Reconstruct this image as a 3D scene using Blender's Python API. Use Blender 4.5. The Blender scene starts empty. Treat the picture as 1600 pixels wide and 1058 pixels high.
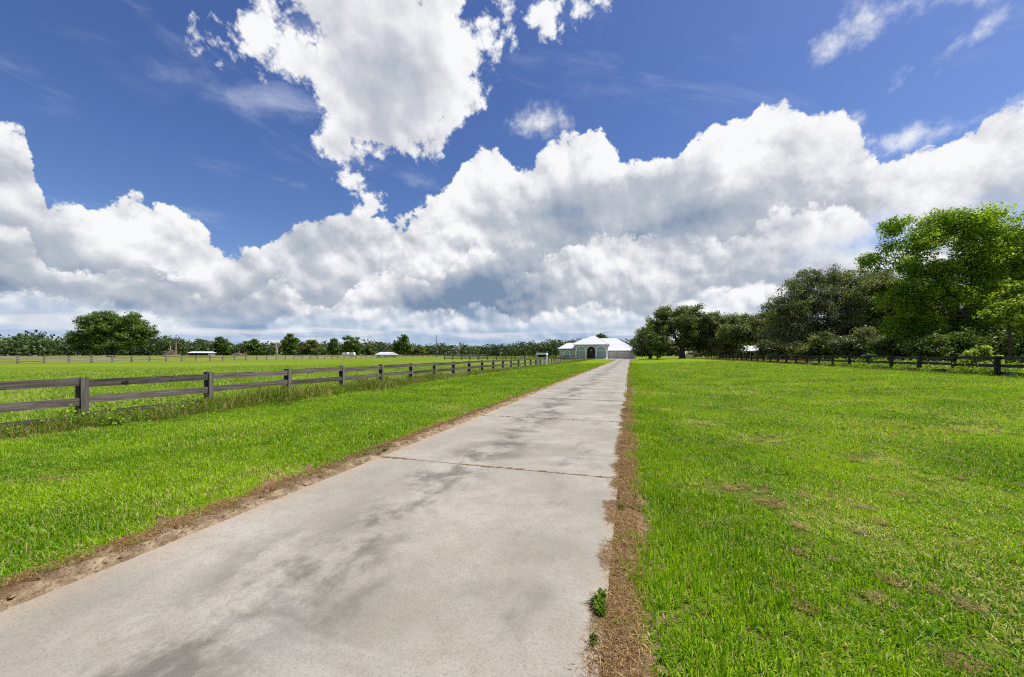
import bpy, math, random
import numpy as np
from mathutils import Vector

# ------------------------------------------------------------------ camera, sky, sun, exposure
SC = bpy.context.scene
COL = SC.collection
R = math.radians
F_PX, CX, HY, CAMZ = 600.0, 800.0, 554.0, 1.45          # focal length and horizon in photo pixels (1600 wide)
YAW = math.atan(185.0 / F_PX)                           # the drive runs along +Y; the camera looks left of it
FWD = np.array([-math.sin(YAW), math.cos(YAW), 0.0]); RGT = np.array([math.cos(YAW), math.sin(YAW), 0.0])
UPV = np.array([0, 0, 1.0])

cam_d = bpy.data.cameras.new('camera'); cam = bpy.data.objects.new('camera', cam_d); COL.objects.link(cam)
cam.location = (0, 0, CAMZ); cam.rotation_euler = (R(90), 0, YAW)
cam_d.sensor_width = 36.0; cam_d.lens = 36.0 * F_PX / 1600.0
cam_d.shift_y = (HY - 529.0) / 1600.0
cam_d.clip_start = 0.05; cam_d.clip_end = 8000
SC.camera = cam

SUN_EL, SUN_AZ = R(60), R(72)                           # azimuth measured from +Y towards +X
S_DIR = Vector((math.sin(SUN_AZ) * math.cos(SUN_EL), math.cos(SUN_AZ) * math.cos(SUN_EL), math.sin(SUN_EL)))
sun_d = bpy.data.lights.new('sun', 'SUN'); sun_d.energy = 5.0; sun_d.angle = R(0.53); sun_d.color = (1.0, 0.955, 0.88)
sun = bpy.data.objects.new('sun', sun_d); COL.objects.link(sun); sun.location = (40, 40, 80)
sun.rotation_euler = S_DIR.to_track_quat('Z', 'Y').to_euler()

SC.view_settings.view_transform = 'Standard'; SC.view_settings.look = 'None'
SC.view_settings.exposure = 0.45; SC.view_settings.gamma = 1.0
SC.render.engine = 'CYCLES'
SC.cycles.max_bounces = 6; SC.cycles.diffuse_bounces = 3; SC.cycles.glossy_bounces = 2
SC.cycles.transmission_bounces = 4; SC.cycles.transparent_max_bounces = 8
SC.cycles.use_adaptive_sampling = True; SC.cycles.adaptive_threshold = 0.015
SC.cycles.use_denoising = False; SC.cycles.pixel_filter_type = 'BLACKMAN_HARRIS'; SC.cycles.filter_width = 1.15
try: SC.cycles.denoising_use_gpu = False
except Exception: pass

# ---- small wrapper so node maths reads as maths
class G:
    def __init__(s, nt): s.nt = nt
    def n(s, t, **kw):
        nd = s.nt.nodes.new(t)
        for k, v in kw.items(): setattr(nd, k, v)
        return nd
    def put(s, sock, v):
        if isinstance(v, X): s.nt.links.new(v.s, sock)
        elif v is not None:
            if isinstance(v, (tuple, list)) and sock.type == 'RGBA' and len(v) == 3: v = (*v, 1)
            sock.default_value = v
    def m(s, op, a, b=None, c=None, clamp=False):
        nd = s.n('ShaderNodeMath', operation=op, use_clamp=clamp)
        for i, v in enumerate((a, b, c)):
            if v is not None: s.put(nd.inputs[i], v)
        return X(s, nd.outputs[0])
    def vm(s, op, a, b=None, c=None):
        nd = s.n('ShaderNodeVectorMath', operation=op)
        if op == 'SCALE':
            s.put(nd.inputs[0], a); s.put(nd.inputs['Scale'], b)
        else:
            for i, v in enumerate((a, b, c)):
                if v is not None: s.put(nd.inputs[i], v)
        return X(s, nd.outputs['Value' if op in ('DOT_PRODUCT', 'LENGTH', 'DISTANCE') else 'Vector'])
    def ss(s, v, a, b, c=0.0, d=1.0, kind='SMOOTHSTEP'):
        nd = s.n('ShaderNodeMapRange', interpolation_type=kind)
        for i, q in enumerate((v, a, b, c, d)): s.put(nd.inputs[i], q)
        return X(s, nd.outputs[0])
    def noise(s, vec, scale, detail=4, rough=.5, dist=0.0, lac=2.0, kind='FBM', color=False, dim='3D'):
        nd = s.n('ShaderNodeTexNoise', noise_dimensions=dim)
        if hasattr(nd, 'noise_type'): nd.noise_type = kind
        s.put(nd.inputs['Vector'], vec); s.put(nd.inputs['Scale'], scale)
        nd.inputs['Detail'].default_value = detail; nd.inputs['Roughness'].default_value = rough
        nd.inputs['Distortion'].default_value = dist; nd.inputs['Lacunarity'].default_value = lac
        return X(s, nd.outputs['Color' if color else 0])
    def vor(s, vec, scale, detail=0, rough=.5, feature='F1', rnd=1.0, out='Distance', dim='3D'):
        nd = s.n('ShaderNodeTexVoronoi', voronoi_dimensions=dim, feature=feature)
        s.put(nd.inputs['Vector'], vec); s.put(nd.inputs['Scale'], scale)
        if 'Detail' in nd.inputs: nd.inputs['Detail'].default_value = detail; nd.inputs['Roughness'].default_value = rough
        nd.inputs['Randomness'].default_value = rnd
        return X(s, nd.outputs[out])
    def mix(s, f, a, b, blend='MIX'):
        nd = s.n('ShaderNodeMix', data_type='RGBA', blend_type=blend)
        s.put(nd.inputs[0], f); s.put(nd.inputs[6], a); s.put(nd.inputs[7], b)
        return X(s, nd.outputs[2])
    def mixf(s, f, a, b):
        nd = s.n('ShaderNodeMix', data_type='FLOAT')
        s.put(nd.inputs[0], f); s.put(nd.inputs[2], a); s.put(nd.inputs[3], b)
        return X(s, nd.outputs[0])
    def xyz(s, x, y, z):
        nd = s.n('ShaderNodeCombineXYZ')
        for i, v in enumerate((x, y, z)): s.put(nd.inputs[i], v)
        return X(s, nd.outputs[0])
    def sep(s, v):
        nd = s.n('ShaderNodeSeparateXYZ'); s.put(nd.inputs[0], v)
        return [X(s, o) for o in nd.outputs]
    def attr(s, name, kind='GEOMETRY', out='Fac'):
        nd = s.n('ShaderNodeAttribute', attribute_type=kind); nd.attribute_name = name
        return X(s, nd.outputs[out])
class X:
    def __init__(s, g, so): s.g = g; s.s = so
    def __add__(s, o): return s.g.m('ADD', s, o)
    __radd__ = __add__
    def __mul__(s, o): return s.g.m('MULTIPLY', s, o)
    __rmul__ = __mul__
    def __sub__(s, o): return s.g.m('SUBTRACT', s, o)
    def __rsub__(s, o): return s.g.m('SUBTRACT', o, s)
    def __truediv__(s, o): return s.g.m('DIVIDE', s, o)

def pix_dir(x, y):
    d = FWD + RGT * ((x - CX) / F_PX) + UPV * ((HY - y) / F_PX)
    return d / np.linalg.norm(d)
def azel(x, y):
    d = pix_dir(x, y)
    return math.atan2(d[0], d[1]), math.asin(d[2])

def build_world():
    w = bpy.data.worlds.new('World'); SC.world = w; w.use_nodes = True
    nt = w.node_tree; nt.nodes.clear(); g = G(nt)
    tc = g.n('ShaderNodeTexCoord'); D = g.vm('NORMALIZE', X(g, tc.outputs['Generated']))
    dx, dy, dz = g.sep(D)
    az = g.m('ARCTAN2', dx, dy); el = g.m('ARCSINE', dz)
    sky = g.n('ShaderNodeTexSky', sky_type='NISHITA'); sky.sun_disc = False
    sky.sun_elevation = SUN_EL; sky.sun_rotation = SUN_AZ; sky.altitude = 20; sky.air_density = 1.0
    sky.dust_density = 0.6; sky.ozone_density = 3.0
    nt.links.new(tc.outputs['Generated'], sky.inputs[0])
    hs = g.n('ShaderNodeHueSaturation'); hs.inputs['Saturation'].default_value = 1.20; hs.inputs['Value'].default_value = 0.125
    hs.inputs['Hue'].default_value = 0.515
    nt.links.new(sky.outputs[0], hs.inputs['Color'])
    col = X(g, hs.outputs[0])
    LD = tuple(RGT * 0.45 + UPV * 0.89)                 # towards the light, across the clouds
    def flat(x, y, z):                                  # conformal chart of the sky dome: no seam, no stretch
        k = g.m('DIVIDE', 1.0, g.m('MAXIMUM', z + 1.0, 0.3))
        return g.xyz(x * k, y * k, 0.0)
    Q = flat(dx, dy, dz)
    Q2 = flat(dx + LD[0] * 0.016, dy + LD[1] * 0.016, dz + LD[2] * 0.016)
    def puffs(seed, sc=1.0):
        v = g.vm('ADD', Q, seed)
        wv = g.vm('SCALE', g.vm('SUBTRACT', g.noise(v, 4.0 * sc, 0, .5, color=True, dim='2D'), (.5, .5, .5)), 0.018 / sc)
        wv = g.vm('ADD', wv, seed)
        def ev(q, det, nd_):
            v2 = g.vm('ADD', q, wv)
            nd = g.n('ShaderNodeTexVoronoi', voronoi_dimensions='2D', feature='F1', normalize=True)
            g.put(nd.inputs['Vector'], v2); nd.inputs['Scale'].default_value = 5.2 * sc
            nd.inputs['Detail'].default_value = det; nd.inputs['Roughness'].default_value = .60; nd.inputs['Lacunarity'].default_value = 2.3
            d = X(g, nd.outputs['Distance'])
            return (1.0 - d * d) * 0.85 + g.noise(v2, 11.0 * sc, nd_, .66, dim='2D') * 0.56
        p, lo = ev(Q, 4.0, 6), ev(Q, 1.8, 1)
        return p, lo - ev(Q2, 1.8, 1) + (p - lo) * 0.60
    def layer(col, T, seed, amp, soft, grey, depth, white=(.95, .955, .97), mid=(.53, .565, .63), dark=(.20, .285, .42), sc=1.0, fade=None, dk=None, lift=0.0):
        p, rl = puffs(seed, sc)
        Fd = T + (p - 0.97) * amp
        a = g.ss(Fd, 0.0, soft)
        relief = rl * 4.4 + (p - 0.97) * 1.0
        big = g.noise(g.vm('ADD', Q, (seed[1], seed[2], seed[0])), 4.5, 3, .55, dim='2D')
        sh = g.ss(Fd, 0.0, depth) * grey + (big - 0.5) * 2.4 - relief
        if dk is not None: sh = sh + dk
        sh = sh - lift
        c = g.mix(g.ss(sh, -0.25, 0.55, kind='LINEAR'), white, mid)
        c = g.mix(g.ss(sh, 0.55, 1.9, kind='LINEAR'), c, dark)
        if fade is not None: a = a * fade
        return g.mix(a, col, c)
    def blob(x, y, rx, ry, rot=0.0):
        c = pix_dir(x, y)
        a = RGT - c * RGT.dot(c); a /= np.linalg.norm(a); b = np.cross(a, c); b = b if b[2] > 0 else -b
        scl = 1.0 / (1 + ((x - CX) ** 2 + (HY - y) ** 2) / F_PX ** 2)
        rx = rx / F_PX * scl ** .8; ry = ry / F_PX * scl ** .8
        cr, sr = math.cos(R(rot)), math.sin(R(rot))
        ax, bx = a * cr + b * sr, -a * sr + b * cr
        o = c
        dv = g.vm('SUBTRACT', D, tuple(o))
        u = g.vm('DOT_PRODUCT', dv, tuple(ax / rx)); v = g.vm('DOT_PRODUCT', dv, tuple(bx / ry)); t = g.vm('DOT_PRODUCT', dv, tuple(c / min(rx, ry)))
        r = g.m('SQRT', u * u + v * v + t * t * 0.3)
        return (1.0 - r) * min(rx, ry)
    def union(bl):
        o = blob(*bl[0])
        for b in bl[1:]: o = g.m('SMOOTH_MAX', o, blob(*b), 0.03)
        return o
    def outline(pts, outside):
        """cloud-top elevation as a function of azimuth, all the way round"""
        P = sorted([azel(*p) for p in pts])
        left = [(-math.pi, outside[0]), (-2.55, outside[1]), (-2.1, outside[2]), (-1.7, outside[3])]
        right = [(1.35, outside[4]), (1.7, outside[5]), (2.2, outside[6]), (2.7, outside[7]), (math.pi, outside[0])]
        P = left + P + right
        nd = g.n('ShaderNodeFloatCurve'); cv = nd.mapping.curves[0]
        nd.mapping.extend = 'HORIZONTAL'
        pp = [((q[0] + math.pi) / (2 * math.pi), q[1]) for q in P]
        cv.points[0].location = pp[0]; cv.points[1].location = pp[-1]
        for q in pp[1:-1]: cv.points.new(*q)
        for q in cv.points: q.handle_type = 'AUTO_CLAMPED'
        nd.mapping.update()
        g.put(nd.inputs['Value'], g.m('DIVIDE', az + math.pi, 2 * math.pi)); nd.inputs['Factor'].default_value = 1.0
        return X(g, nd.outputs[0])
    # high thin veils
    vv = g.xyz(dx * 3.0 + dz * 2.0, dy * 3.0 - dz * 1.0, dz * 9.0 + dx * 3.0)
    ci = g.noise(vv, 1.3, 6, .6, .7)
    col = g.mix(g.ss(ci, .52, .82) * 0.28, col, (.62, .66, .86))
    veil = g.m('MAXIMUM', blob(440, 165, 190, 34, -14), g.m('MAXIMUM', blob(430, 278, 75, 12, -22), g.m('MAXIMUM', blob(250, 40, 90, 24, -48), blob(660, 285, 60, 12, -22))))
    vn = g.noise(g.vm('MULTIPLY', D, (1, 1, 2.2)), 9.0, 6, .6, .5)
    col = g.mix(g.ss(veil + (vn - .55) * 0.10, -0.005, 0.05) * 0.52, col, (.66, .70, .88))
    # upper broken cumulus
    up = union([(620, 90, 165, 145), (640, 175, 95, 70), (690, 30, 120, 80), (395, 58, 58, 50), (345, 35, 44, 34), (500, 25, 95, 38), (475, 85, 40, 40), (665, 225, 30, 22), (600, -60, 190, 80),
                (855, 12, 58, 30), (520, 235, 34, 30, -30), (548, 275, 28, 36, 35), (577, 315, 22, 36, 25)])
    up2 = union([(1315, 62, 50, 20, 38), (1360, 25, 36, 14, 30), (1440, 2, 60, 10, 5), (1500, 72, 26, 10, 42), (1475, 108, 20, 8, 30), (838, 190, 46, 20, 10), (1478, 140, 10, 6, 0), (1405, 214, 84, 15, 14), (1335, 192, 26, 20, 40)])
    col = layer(col, up2 - 0.003, (7.1, 2.2, 3.3), 0.15, 0.05, 0.25, 0.2, sc=1.5, white=(.97, .98, 1.0))
    # the long bank, back to front
    T1 = outline([(-140, 300), (-60, 225), (-20, 205), (20, 207), (45, 225), (62, 300), (80, 338), (110, 338), (150, 330), (190, 313), (240, 318), (300, 342), (325, 380), (380, 412), (420, 378), (480, 368), (535, 352), (560, 335),
                  (610, 348), (660, 330), (705, 300), (722, 265), (770, 245), (800, 268), (830, 258), (900, 218), (930, 216), (965, 250), (1040, 243), (1110, 208), (1168, 200), (1182, 168), (1228, 160), (1255, 190),
                  (1310, 196), (1350, 225), (1400, 262), (1460, 250), (1520, 215), (1580, 178), (1640, 160), (1750, 185)], (.34, .26, .37, .33, .30, .40, .27, .36))
    mid_n = g.noise(g.xyz(dx, dy, 0.0), 5.0, 0, .5); low_n = g.noise(g.xyz(dy, dx, 4.0), 4.5, 0, .5)
    hn0 = g.noise(Q, 9.0, 4, .55, dim='2D')
    dkb = g.m('MAXIMUM', blob(740, 455, 95, 34, 6), g.m('MAXIMUM', blob(965, 300, 110, 26, 14), g.m('MAXIMUM', blob(1080, 345, 85, 26, 15), g.m('MAXIMUM', blob(1215, 360, 50, 24, 10), g.m('MAXIMUM', blob(40, 440, 110, 24, -4), blob(860, 335, 80, 20, 12))))))
    dk = g.ss(dkb + (mid_n - .5) * 0.06, -0.05, 0.06) * 1.0
    dk2 = g.ss(blob(745, 452, 120, 44, 4) + (hn0 - .5) * 0.08, -0.04, 0.05) * 1.0
    base = g.ss(el, 0.24, 0.07) * 0.58                   # flat undersides
    # openings of blue between the towers on the right and the near deck
    hole = g.m('MAXIMUM', blob(1380, 376, 60, 16, 18), blob(1585, 345, 70, 26, 10))
    hn = g.noise(Q, 16.0, 5, .6, dim='2D')
    T1h = T1 - el; gap = 1.0 - g.ss(hole + (hn - .5) * 0.10, -0.05, 0.05) * 0.92
    col = layer(col, T1h, (1.3, 0.2, 5.1), 0.195, 0.011, 0.62, 0.26, dk=dk + base, lift=-0.02, fade=gap, sc=1.3)
    T2 = T1 * 0.62 + (mid_n - 0.5) * 0.26 - 0.02
    col = layer(col, T2 - el, (3.7, 8.2, 1.9), 0.16, 0.015, 0.62, 0.22, sc=1.5, dk=dk + base + dk2, lift=-0.02, fade=gap)
    T3 = T1 * 0.22 + (low_n - 0.5) * 0.16 + 0.03
    col = layer(col, T3 - el, (9.4, 4.4, 2.6), 0.11, 0.020, 0.75, 0.15, sc=2.0, mid=(.62, .68, .77), dark=(.24, .34, .50), dk=dk * 0.7 + base * 0.5 + dk2 * 1.3, lift=0.08)
    col = layer(col, up - 0.022 + (g.noise(Q, 7.0, 2, .5, dim='2D') - .5) * 0.10, (0.4, 6.6, 8.3), 0.27, 0.024, 0.70, 0.16, sc=1.5, mid=(.60, .62, .68), lift=0.06)
    # flat layers towards the horizon
    sv = g.xyz(dx * 3.2, dy * 3.2, el * 34.0)
    st = g.noise(sv, 1.25, 6, .55, .35); st2 = g.noise(g.vm('ADD', sv, (3.1, 7.7, 2.0)), 0.9, 5, .5, .3)
    low = g.ss(el, 0.115, 0.02)
    hz = g.mix(g.ss(st, .40, .62), (.27, .43, .68), (.76, .80, .86))
    hz = g.mix(g.ss(st2, .50, .68) * 0.75, hz, (.30, .45, .66))
    col = g.mix(low * g.ss(st2 * 0.5 + st * 0.5, .34, .56, 0.45, 0.96), col, hz)
    col = g.mix(g.ss(el, 0.05, 0.0) * 0.45, col, (.58, .70, .86))
    bg = g.n('ShaderNodeBackground'); g.put(bg.inputs[0], col); bg.inputs[1].default_value = 0.73
    out = g.n('ShaderNodeOutputWorld'); nt.links.new(bg.outputs[0], out.inputs[0])
    w.cycles.sampling_method = 'NONE'                   # a soft sky: found by bounced rays, the sun lamp is sampled on its own
build_world()

# ------------------------------------------------------------------ helpers
rng = np.random.default_rng(11)
random.seed(5)
def sm(a, b, x):
    t = np.clip((np.asarray(x, float) - a) / (b - a), 0, 1); return t * t * (3 - 2 * t)
def gz(x, y):
    """height of the ground: a slight rise to the right fence and to the far left"""
    x = np.asarray(x, float); y = np.asarray(y, float)
    h = 0.38 * sm(1.5, 15, x) + 0.14 * sm(50, 83, -x) + 0.50 * sm(84, 125, -x)
    h = h + 0.03 * np.sin(x * 0.31 + 1) * np.sin(y * 0.17) * sm(4.5, 9, np.abs(x + 1.7))
    return h
def at_y(px, Y):                                       # photo column -> X at distance Y along the drive
    d = pix_dir(px, HY); return d[0] / d[1] * Y
def at_z(px, Z):                                       # photo column -> ground point at depth Z from the camera
    p = FWD * Z + RGT * ((px - CX) / F_PX * Z); return float(p[0]), float(p[1])
def ground_px(px, py):
    Z = F_PX * CAMZ / (py - HY); return at_z(px, Z)

def tag(o, label=None, cat=None, group=None, kind=None):
    if label: o['label'] = label
    if cat: o['category'] = cat
    if group: o['group'] = group
    if kind: o['kind'] = kind
    return o
def link(name, me, parent=None, loc=(0, 0, 0), rot=(0, 0, 0), scale=None):
    o = bpy.data.objects.new(name, me); COL.objects.link(o)
    o.location = loc; o.rotation_euler = rot
    if scale is not None: o.scale = scale
    if parent is not None: o.parent = parent
    return o
def empty(name, loc=(0, 0, 0), rz=0.0):
    o = link(name, None, None, loc, (0, 0, rz)); o.empty_display_size = 0.3; return o
def mesh_np(name, V, F, mat, attrs=None, smooth=False):
    me = bpy.data.meshes.new(name)
    V = np.asarray(V, np.float32)
    if isinstance(F, np.ndarray):
        nf, k = F.shape
        me.vertices.add(len(V)); me.vertices.foreach_set('co', V.ravel())
        me.loops.add(nf * k); me.loops.foreach_set('vertex_index', F.astype(np.int32).ravel())
        me.polygons.add(nf); me.polygons.foreach_set('loop_start', np.arange(0, nf * k, k, dtype=np.int32))
        me.update(calc_edges=True)
    else:
        me.from_pydata(V.tolist(), [], F); me.update()
    if attrs:
        for k, a in attrs.items():
            at = me.attributes.new(k, 'FLOAT', 'POINT'); at.data.foreach_set('value', np.asarray(a, np.float32))
    if mat is not None: me.materials.append(mat)
    if smooth: me.polygons.foreach_set('use_smooth', np.ones(len(me.polygons), bool))
    return me
class MB:
    def __init__(s): s.v = []; s.f = []
    def add(s, v, f):
        o = len(s.v); s.v += [tuple(map(float, q)) for q in v]; s.f += [tuple(i + o for i in q) for q in f]
    def box(s, a, b):
        (x0, y0, z0), (x1, y1, z1) = a, b
        s.add([(x0,y0,z0),(x1,y0,z0),(x1,y1,z0),(x0,y1,z0),(x0,y0,z1),(x1,y0,z1),(x1,y1,z1),(x0,y1,z1)],
              [(0,3,2,1),(4,5,6,7),(0,1,5,4),(1,2,6,5),(2,3,7,6),(3,0,4,7)]); return s
    def tube(s, pts, rad, n=6, cap=True):
        pts = [Vector(p) for p in pts]; rings = []
        for i, p in enumerate(pts):
            d = (pts[min(i + 1, len(pts) - 1)] - pts[max(i - 1, 0)])
            d = d.normalized() if d.length > 1e-6 else Vector((0, 0, 1))
            a = d.cross(Vector((0.31, 0.95, 0.05))).normalized(); b = d.cross(a)
            r = rad[i] if hasattr(rad, '__len__') else rad
            rings.append([p + (a * math.cos(2 * math.pi * k / n) + b * math.sin(2 * math.pi * k / n)) * r for k in range(n)])
        vs = [q for r_ in rings for q in r_]; fs = []
        for i in range(len(pts) - 1):
            for k in range(n): fs.append((i*n+k, i*n+(k+1)%n, (i+1)*n+(k+1)%n, (i+1)*n+k))
        if cap: fs.append(tuple(range(n))[::-1]); fs.append(tuple((len(pts)-1)*n + k for k in range(n)))
        s.add(vs, fs); return s
    def prism(s, poly, y0, y1):                        # polygon in x,z pushed along y
        n = len(poly); v = [(x, y0, z) for x, z in poly] + [(x, y1, z) for x, z in poly]
        s.add(v, [tuple(range(n)), tuple(range(n, 2*n))[::-1]] + [(i, (i+1)%n, (i+1)%n+n, i+n)[::-1] for i in range(n)]); return s
    def mesh(s, name, mat, smooth=False): return mesh_np(name, np.array(s.v), s.f, mat, smooth=smooth)
    def build(s, name, mat, parent=None, smooth=False, **k): return link(name, s.mesh(name, mat, smooth), parent, **k)
def bevel(o, w, seg=1):
    m = o.modifiers.new('bevel', 'BEVEL'); m.width = w; m.segments = seg; m.limit_method = 'ANGLE'; return o

# ------------------------------------------------------------------ materials
def material(name):
    m = bpy.data.materials.new(name); m.use_nodes = True; m.node_tree.nodes.clear()
    return m, G(m.node_tree)
def finish(m, g, color, rough=.8, bump=None, bstr=.3, bdist=.02, spec=.3, trans=0.0, tcol=None, metal=0.0, nrm=None):
    p = g.n('ShaderNodeBsdfPrincipled'); g.put(p.inputs['Base Color'], color); g.put(p.inputs['Roughness'], rough)
    p.inputs['Specular IOR Level'].default_value = spec; p.inputs['Metallic'].default_value = metal
    if bump is not None:
        b = g.n('ShaderNodeBump'); b.inputs['Strength'].default_value = bstr; b.inputs['Distance'].default_value = bdist
        g.put(b.inputs['Height'], bump); g.nt.links.new(b.outputs[0], p.inputs['Normal'])
    out = g.n('ShaderNodeOutputMaterial'); sh = p.outputs[0]
    if trans > 0:
        t = g.n('ShaderNodeBsdfTranslucent'); g.put(t.inputs[0], tcol if tcol is not None else color)
        mx = g.n('ShaderNodeMixShader'); mx.inputs[0].default_value = trans
        g.nt.links.new(sh, mx.inputs[1]); g.nt.links.new(t.outputs[0], mx.inputs[2]); sh = mx.outputs[0]
    g.nt.links.new(sh, out.inputs[0]); return m
def pos(g): return X(g, g.n('ShaderNodeNewGeometry').outputs['Position'])
def rnd(g): return X(g, g.n('ShaderNodeObjectInfo').outputs['Random'])

def plain(name, c, rough=.7, var=.12, scale=3.0, spec=.3, metal=0.0, bstr=.15):
    m, g = material(name); n = g.noise(pos(g), scale, 5, .6)
    f = g.ss(n, .3, .7, 1 - var, 1 + var)
    return finish(m, g, g.vm('SCALE', tuple(c), f), rough, n, bstr, .01, spec, metal=metal)

def mat_foliage(name, lo, hi, dry=None, trans=.35, warm=(1.35, 1.25, .55), spec=.35):
    m, g = material(name)
    a = g.attr('hue'); r = g.attr('jit')
    c = g.mix(a, tuple(lo), tuple(hi))
    c = g.vm('SCALE', c, g.ss(r, 0, 1, .62, 1.38, 'LINEAR'))
    if dry: c = g.mix(g.ss(r, .93, .97), c, tuple(dry))
    return finish(m, g, c, .52, spec=spec, trans=trans, tcol=g.vm('MULTIPLY', c, warm))

def mat_grass(name, dark, light, straw, dry_share=.12, trans=.3):
    m, g = material(name)
    t = g.attr('tint', 'INSTANCER'); j = g.attr('jit'); h = g.attr('ht')
    n = g.noise(pos(g), 0.55, 4, .6)
    c = g.mix(g.m('ADD', g.m('POWER', j, 1.3) * 0.75, g.ss(n, .32, .68, -.06, .38), clamp=True), tuple(dark), tuple(light))
    n2 = g.noise(pos(g), 0.16, 3, .6); c = g.mix(g.ss(n2, .40, .64), c, g.vm('MULTIPLY', c, (1.08, 1.02, .95)))
    c = g.mix(g.ss(h, .55, 1.0) * 0.22, c, tuple(v * 1.25 for v in light))
    lim = g.m('SUBTRACT', 1.0 - dry_share, t * (1.0 - dry_share))
    c = g.mix(g.ss(g.attr('sel') - lim, -.03, .03), c, tuple(straw))
    return finish(m, g, c, .55, spec=.25, trans=trans, tcol=g.vm('MULTIPLY', c, (1.25, 1.2, .6)))

M = {}
def mat_ground():
    m, g = material('grass ground'); P = pos(g); x, y, z = g.sep(P)
    n1 = g.noise(P, 0.35, 6, .62); n2 = g.noise(P, 2.3, 5, .65); n3 = g.noise(P, 0.045, 4, .55); n4 = g.noise(P, 14.0, 4, .7)
    lawn = g.mix(g.ss(n1, .36, .66), (.098, .180, .008), (.190, .272, .014))
    lawn = g.mix(g.ss(n2, .52, .74) * .55, lawn, (.21, .26, .03))
    lawn = g.mix(g.ss(n4, .50, .75) * .35, lawn, (.030, .055, .008))
    lawn = g.mix(g.ss(n1 * .5 + n2 * .5, .575, .64) * .55, lawn, (.27, .225, .105))
    n5 = g.noise(P, 70.0, 3, .6)
    thin = g.mix(g.ss(n5 * .6 + n4 * .4, .42, .58), (.050, .055, .016), (.140, .185, .024))   # soil and thatch between the modelled blades
    lawn = g.mix(g.ss(y, 55, 30), lawn, thin)
    # wheel lines left by the mower on the far lawn
    ml = g.m('SINE', (x * 0.42 + y * 0.9) * 2.6 + n3 * 9.0)
    lawn = g.mix(g.ss(ml, .55, .98) * g.ss(y, 22, 40) * .28, lawn, (.26, .25, .085))
    past = g.mix(g.ss(n3, .35, .65), (.105, .175, .012), (.160, .220, .024))
    past = g.mix(g.ss(n1, .45, .70) * .35, past, (.11, .19, .012))
    sw = g.noise(g.xyz(x * .08, y * 1.3, 0.0), 1.2, 4, .55)
    past = g.mix(g.ss(sw, .5, .66) * .30, past, (.26, .27, .06))
    past = g.mix(g.ss(n2, .5, .72) * .40, past, (.23, .24, .06))
    past = g.mix(g.ss(n4, .48, .70) * .45, past, (.055, .11, .010))
    c = g.mix(g.ss(x + (n2 - .5) * .8, -10.6, -11.2), lawn, past)
    scrub = g.mix(g.ss(n2, .4, .65), (.20, .175, .065), (.12, .16, .025))
    c = g.mix(g.ss(x + (n2 - .5) * .8, 16.7, 17.4), c, scrub)
    farl = g.ss(x, -83, -88)
    c = g.mix(farl, c, g.mix(g.ss(n1, .4, .6), (.13, .165, .03), (.20, .205, .05)))
    # bare soil beside the slabs and along the fence
    soil = g.mix(g.ss(n4, .35, .7), (.13, .085, .05), (.27, .19, .115))
    e = (n2 - .5) * .35
    nr = g.m('MULTIPLY', g.ss(x + e, -4.25, -4.0), g.ss(x + e, .30, .16))
    c = g.mix(nr, c, soil)
    fl = g.m('ABSOLUTE', x + 10.75)
    c = g.mix(g.ss(fl + (n2 - .5) * 1.2, .75, .35) * .7, c, (.11, .085, .045))
    return finish(m, g, c, 1.0, n4 * .6 + n2 * .4, .8, .08, 0.0)
M['ground'] = mat_ground()

def mat_concrete():
    m, g = material('weathered concrete'); P = pos(g); x, y, z = g.sep(P)
    fine = g.noise(P, 95, 4, .75); med = g.noise(P, 5.0, 6, .65); big = g.noise(P, .8, 5, .6); agg = g.vor(P, 85, 0)
    c = g.mix(g.ss(big, .32, .68), (.240, .222, .184), (.345, .322, .274))
    c = g.mix(g.ss(med, .42, .70) * .45, c, (.235, .210, .168))
    # tyre-blackened streaks: long along the drive, broken up
    ys = g.noise(g.xyz(x * 1.3, y * 1.0, 0.0), 1.25, 9, .68, .15)
    ys2 = g.noise(g.xyz(x * 1.6 + 9.0, y * .9, 3.0), 1.4, 7, .68, .3)
    t1 = g.ss(g.m('ABSOLUTE', x + 2.02 + (big - .5) * 1.5), .70, .08); t2 = g.ss(g.m('ABSOLUTE', x + .72 + (big - .5) * .6), .50, .05)
    st = g.m('ADD', t1 * g.ss(ys, .43, .58) * 1.0, t2 * g.ss(ys2, .48, .70) * .62, clamp=True)
    c = g.mix(st * .85, c, (.095, .088, .074))
    c = g.mix(g.ss(ys2, .60, .78) * .35, c, (.19, .185, .172))
    # pale bands and tan dirt by the edges
    pb = g.noise(g.xyz(x * .4, y * 1.6, 7.0), 1.0, 4, .6)
    c = g.mix(g.ss(pb, .56, .68) * .32, c, (.41, .395, .36))
    ed = g.m('MAXIMUM', g.ss(x + (med - .5) * .3, -2.95, -3.38), g.ss(x + (med - .5) * .22, -.28, -.10))
    c = g.mix(ed * .55, c, (.36, .265, .175))
    rust = g.noise(P, 3.1, 3, .5); c = g.mix(g.ss(rust, .70, .78) * .5, c, (.30, .16, .08))
    mot = g.noise(P, 16, 5, .7); c = g.mix(g.ss(mot, .50, .70) * .34, c, (.20, .178, .145))
    c = g.mix(g.ss(fine, .36, .52, .55, 0.0), c, (.16, .145, .12))
    c = g.mix(g.ss(agg, .22, .04) * .34, c, (.56, .53, .47))
    return finish(m, g, c, .88, fine * .7 + med * .6, .55, .006, .25)
M['concrete'] = mat_concrete()
M['apron'] = plain('pale apron concrete', (.45, .43, .40), .85, .08)

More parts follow.
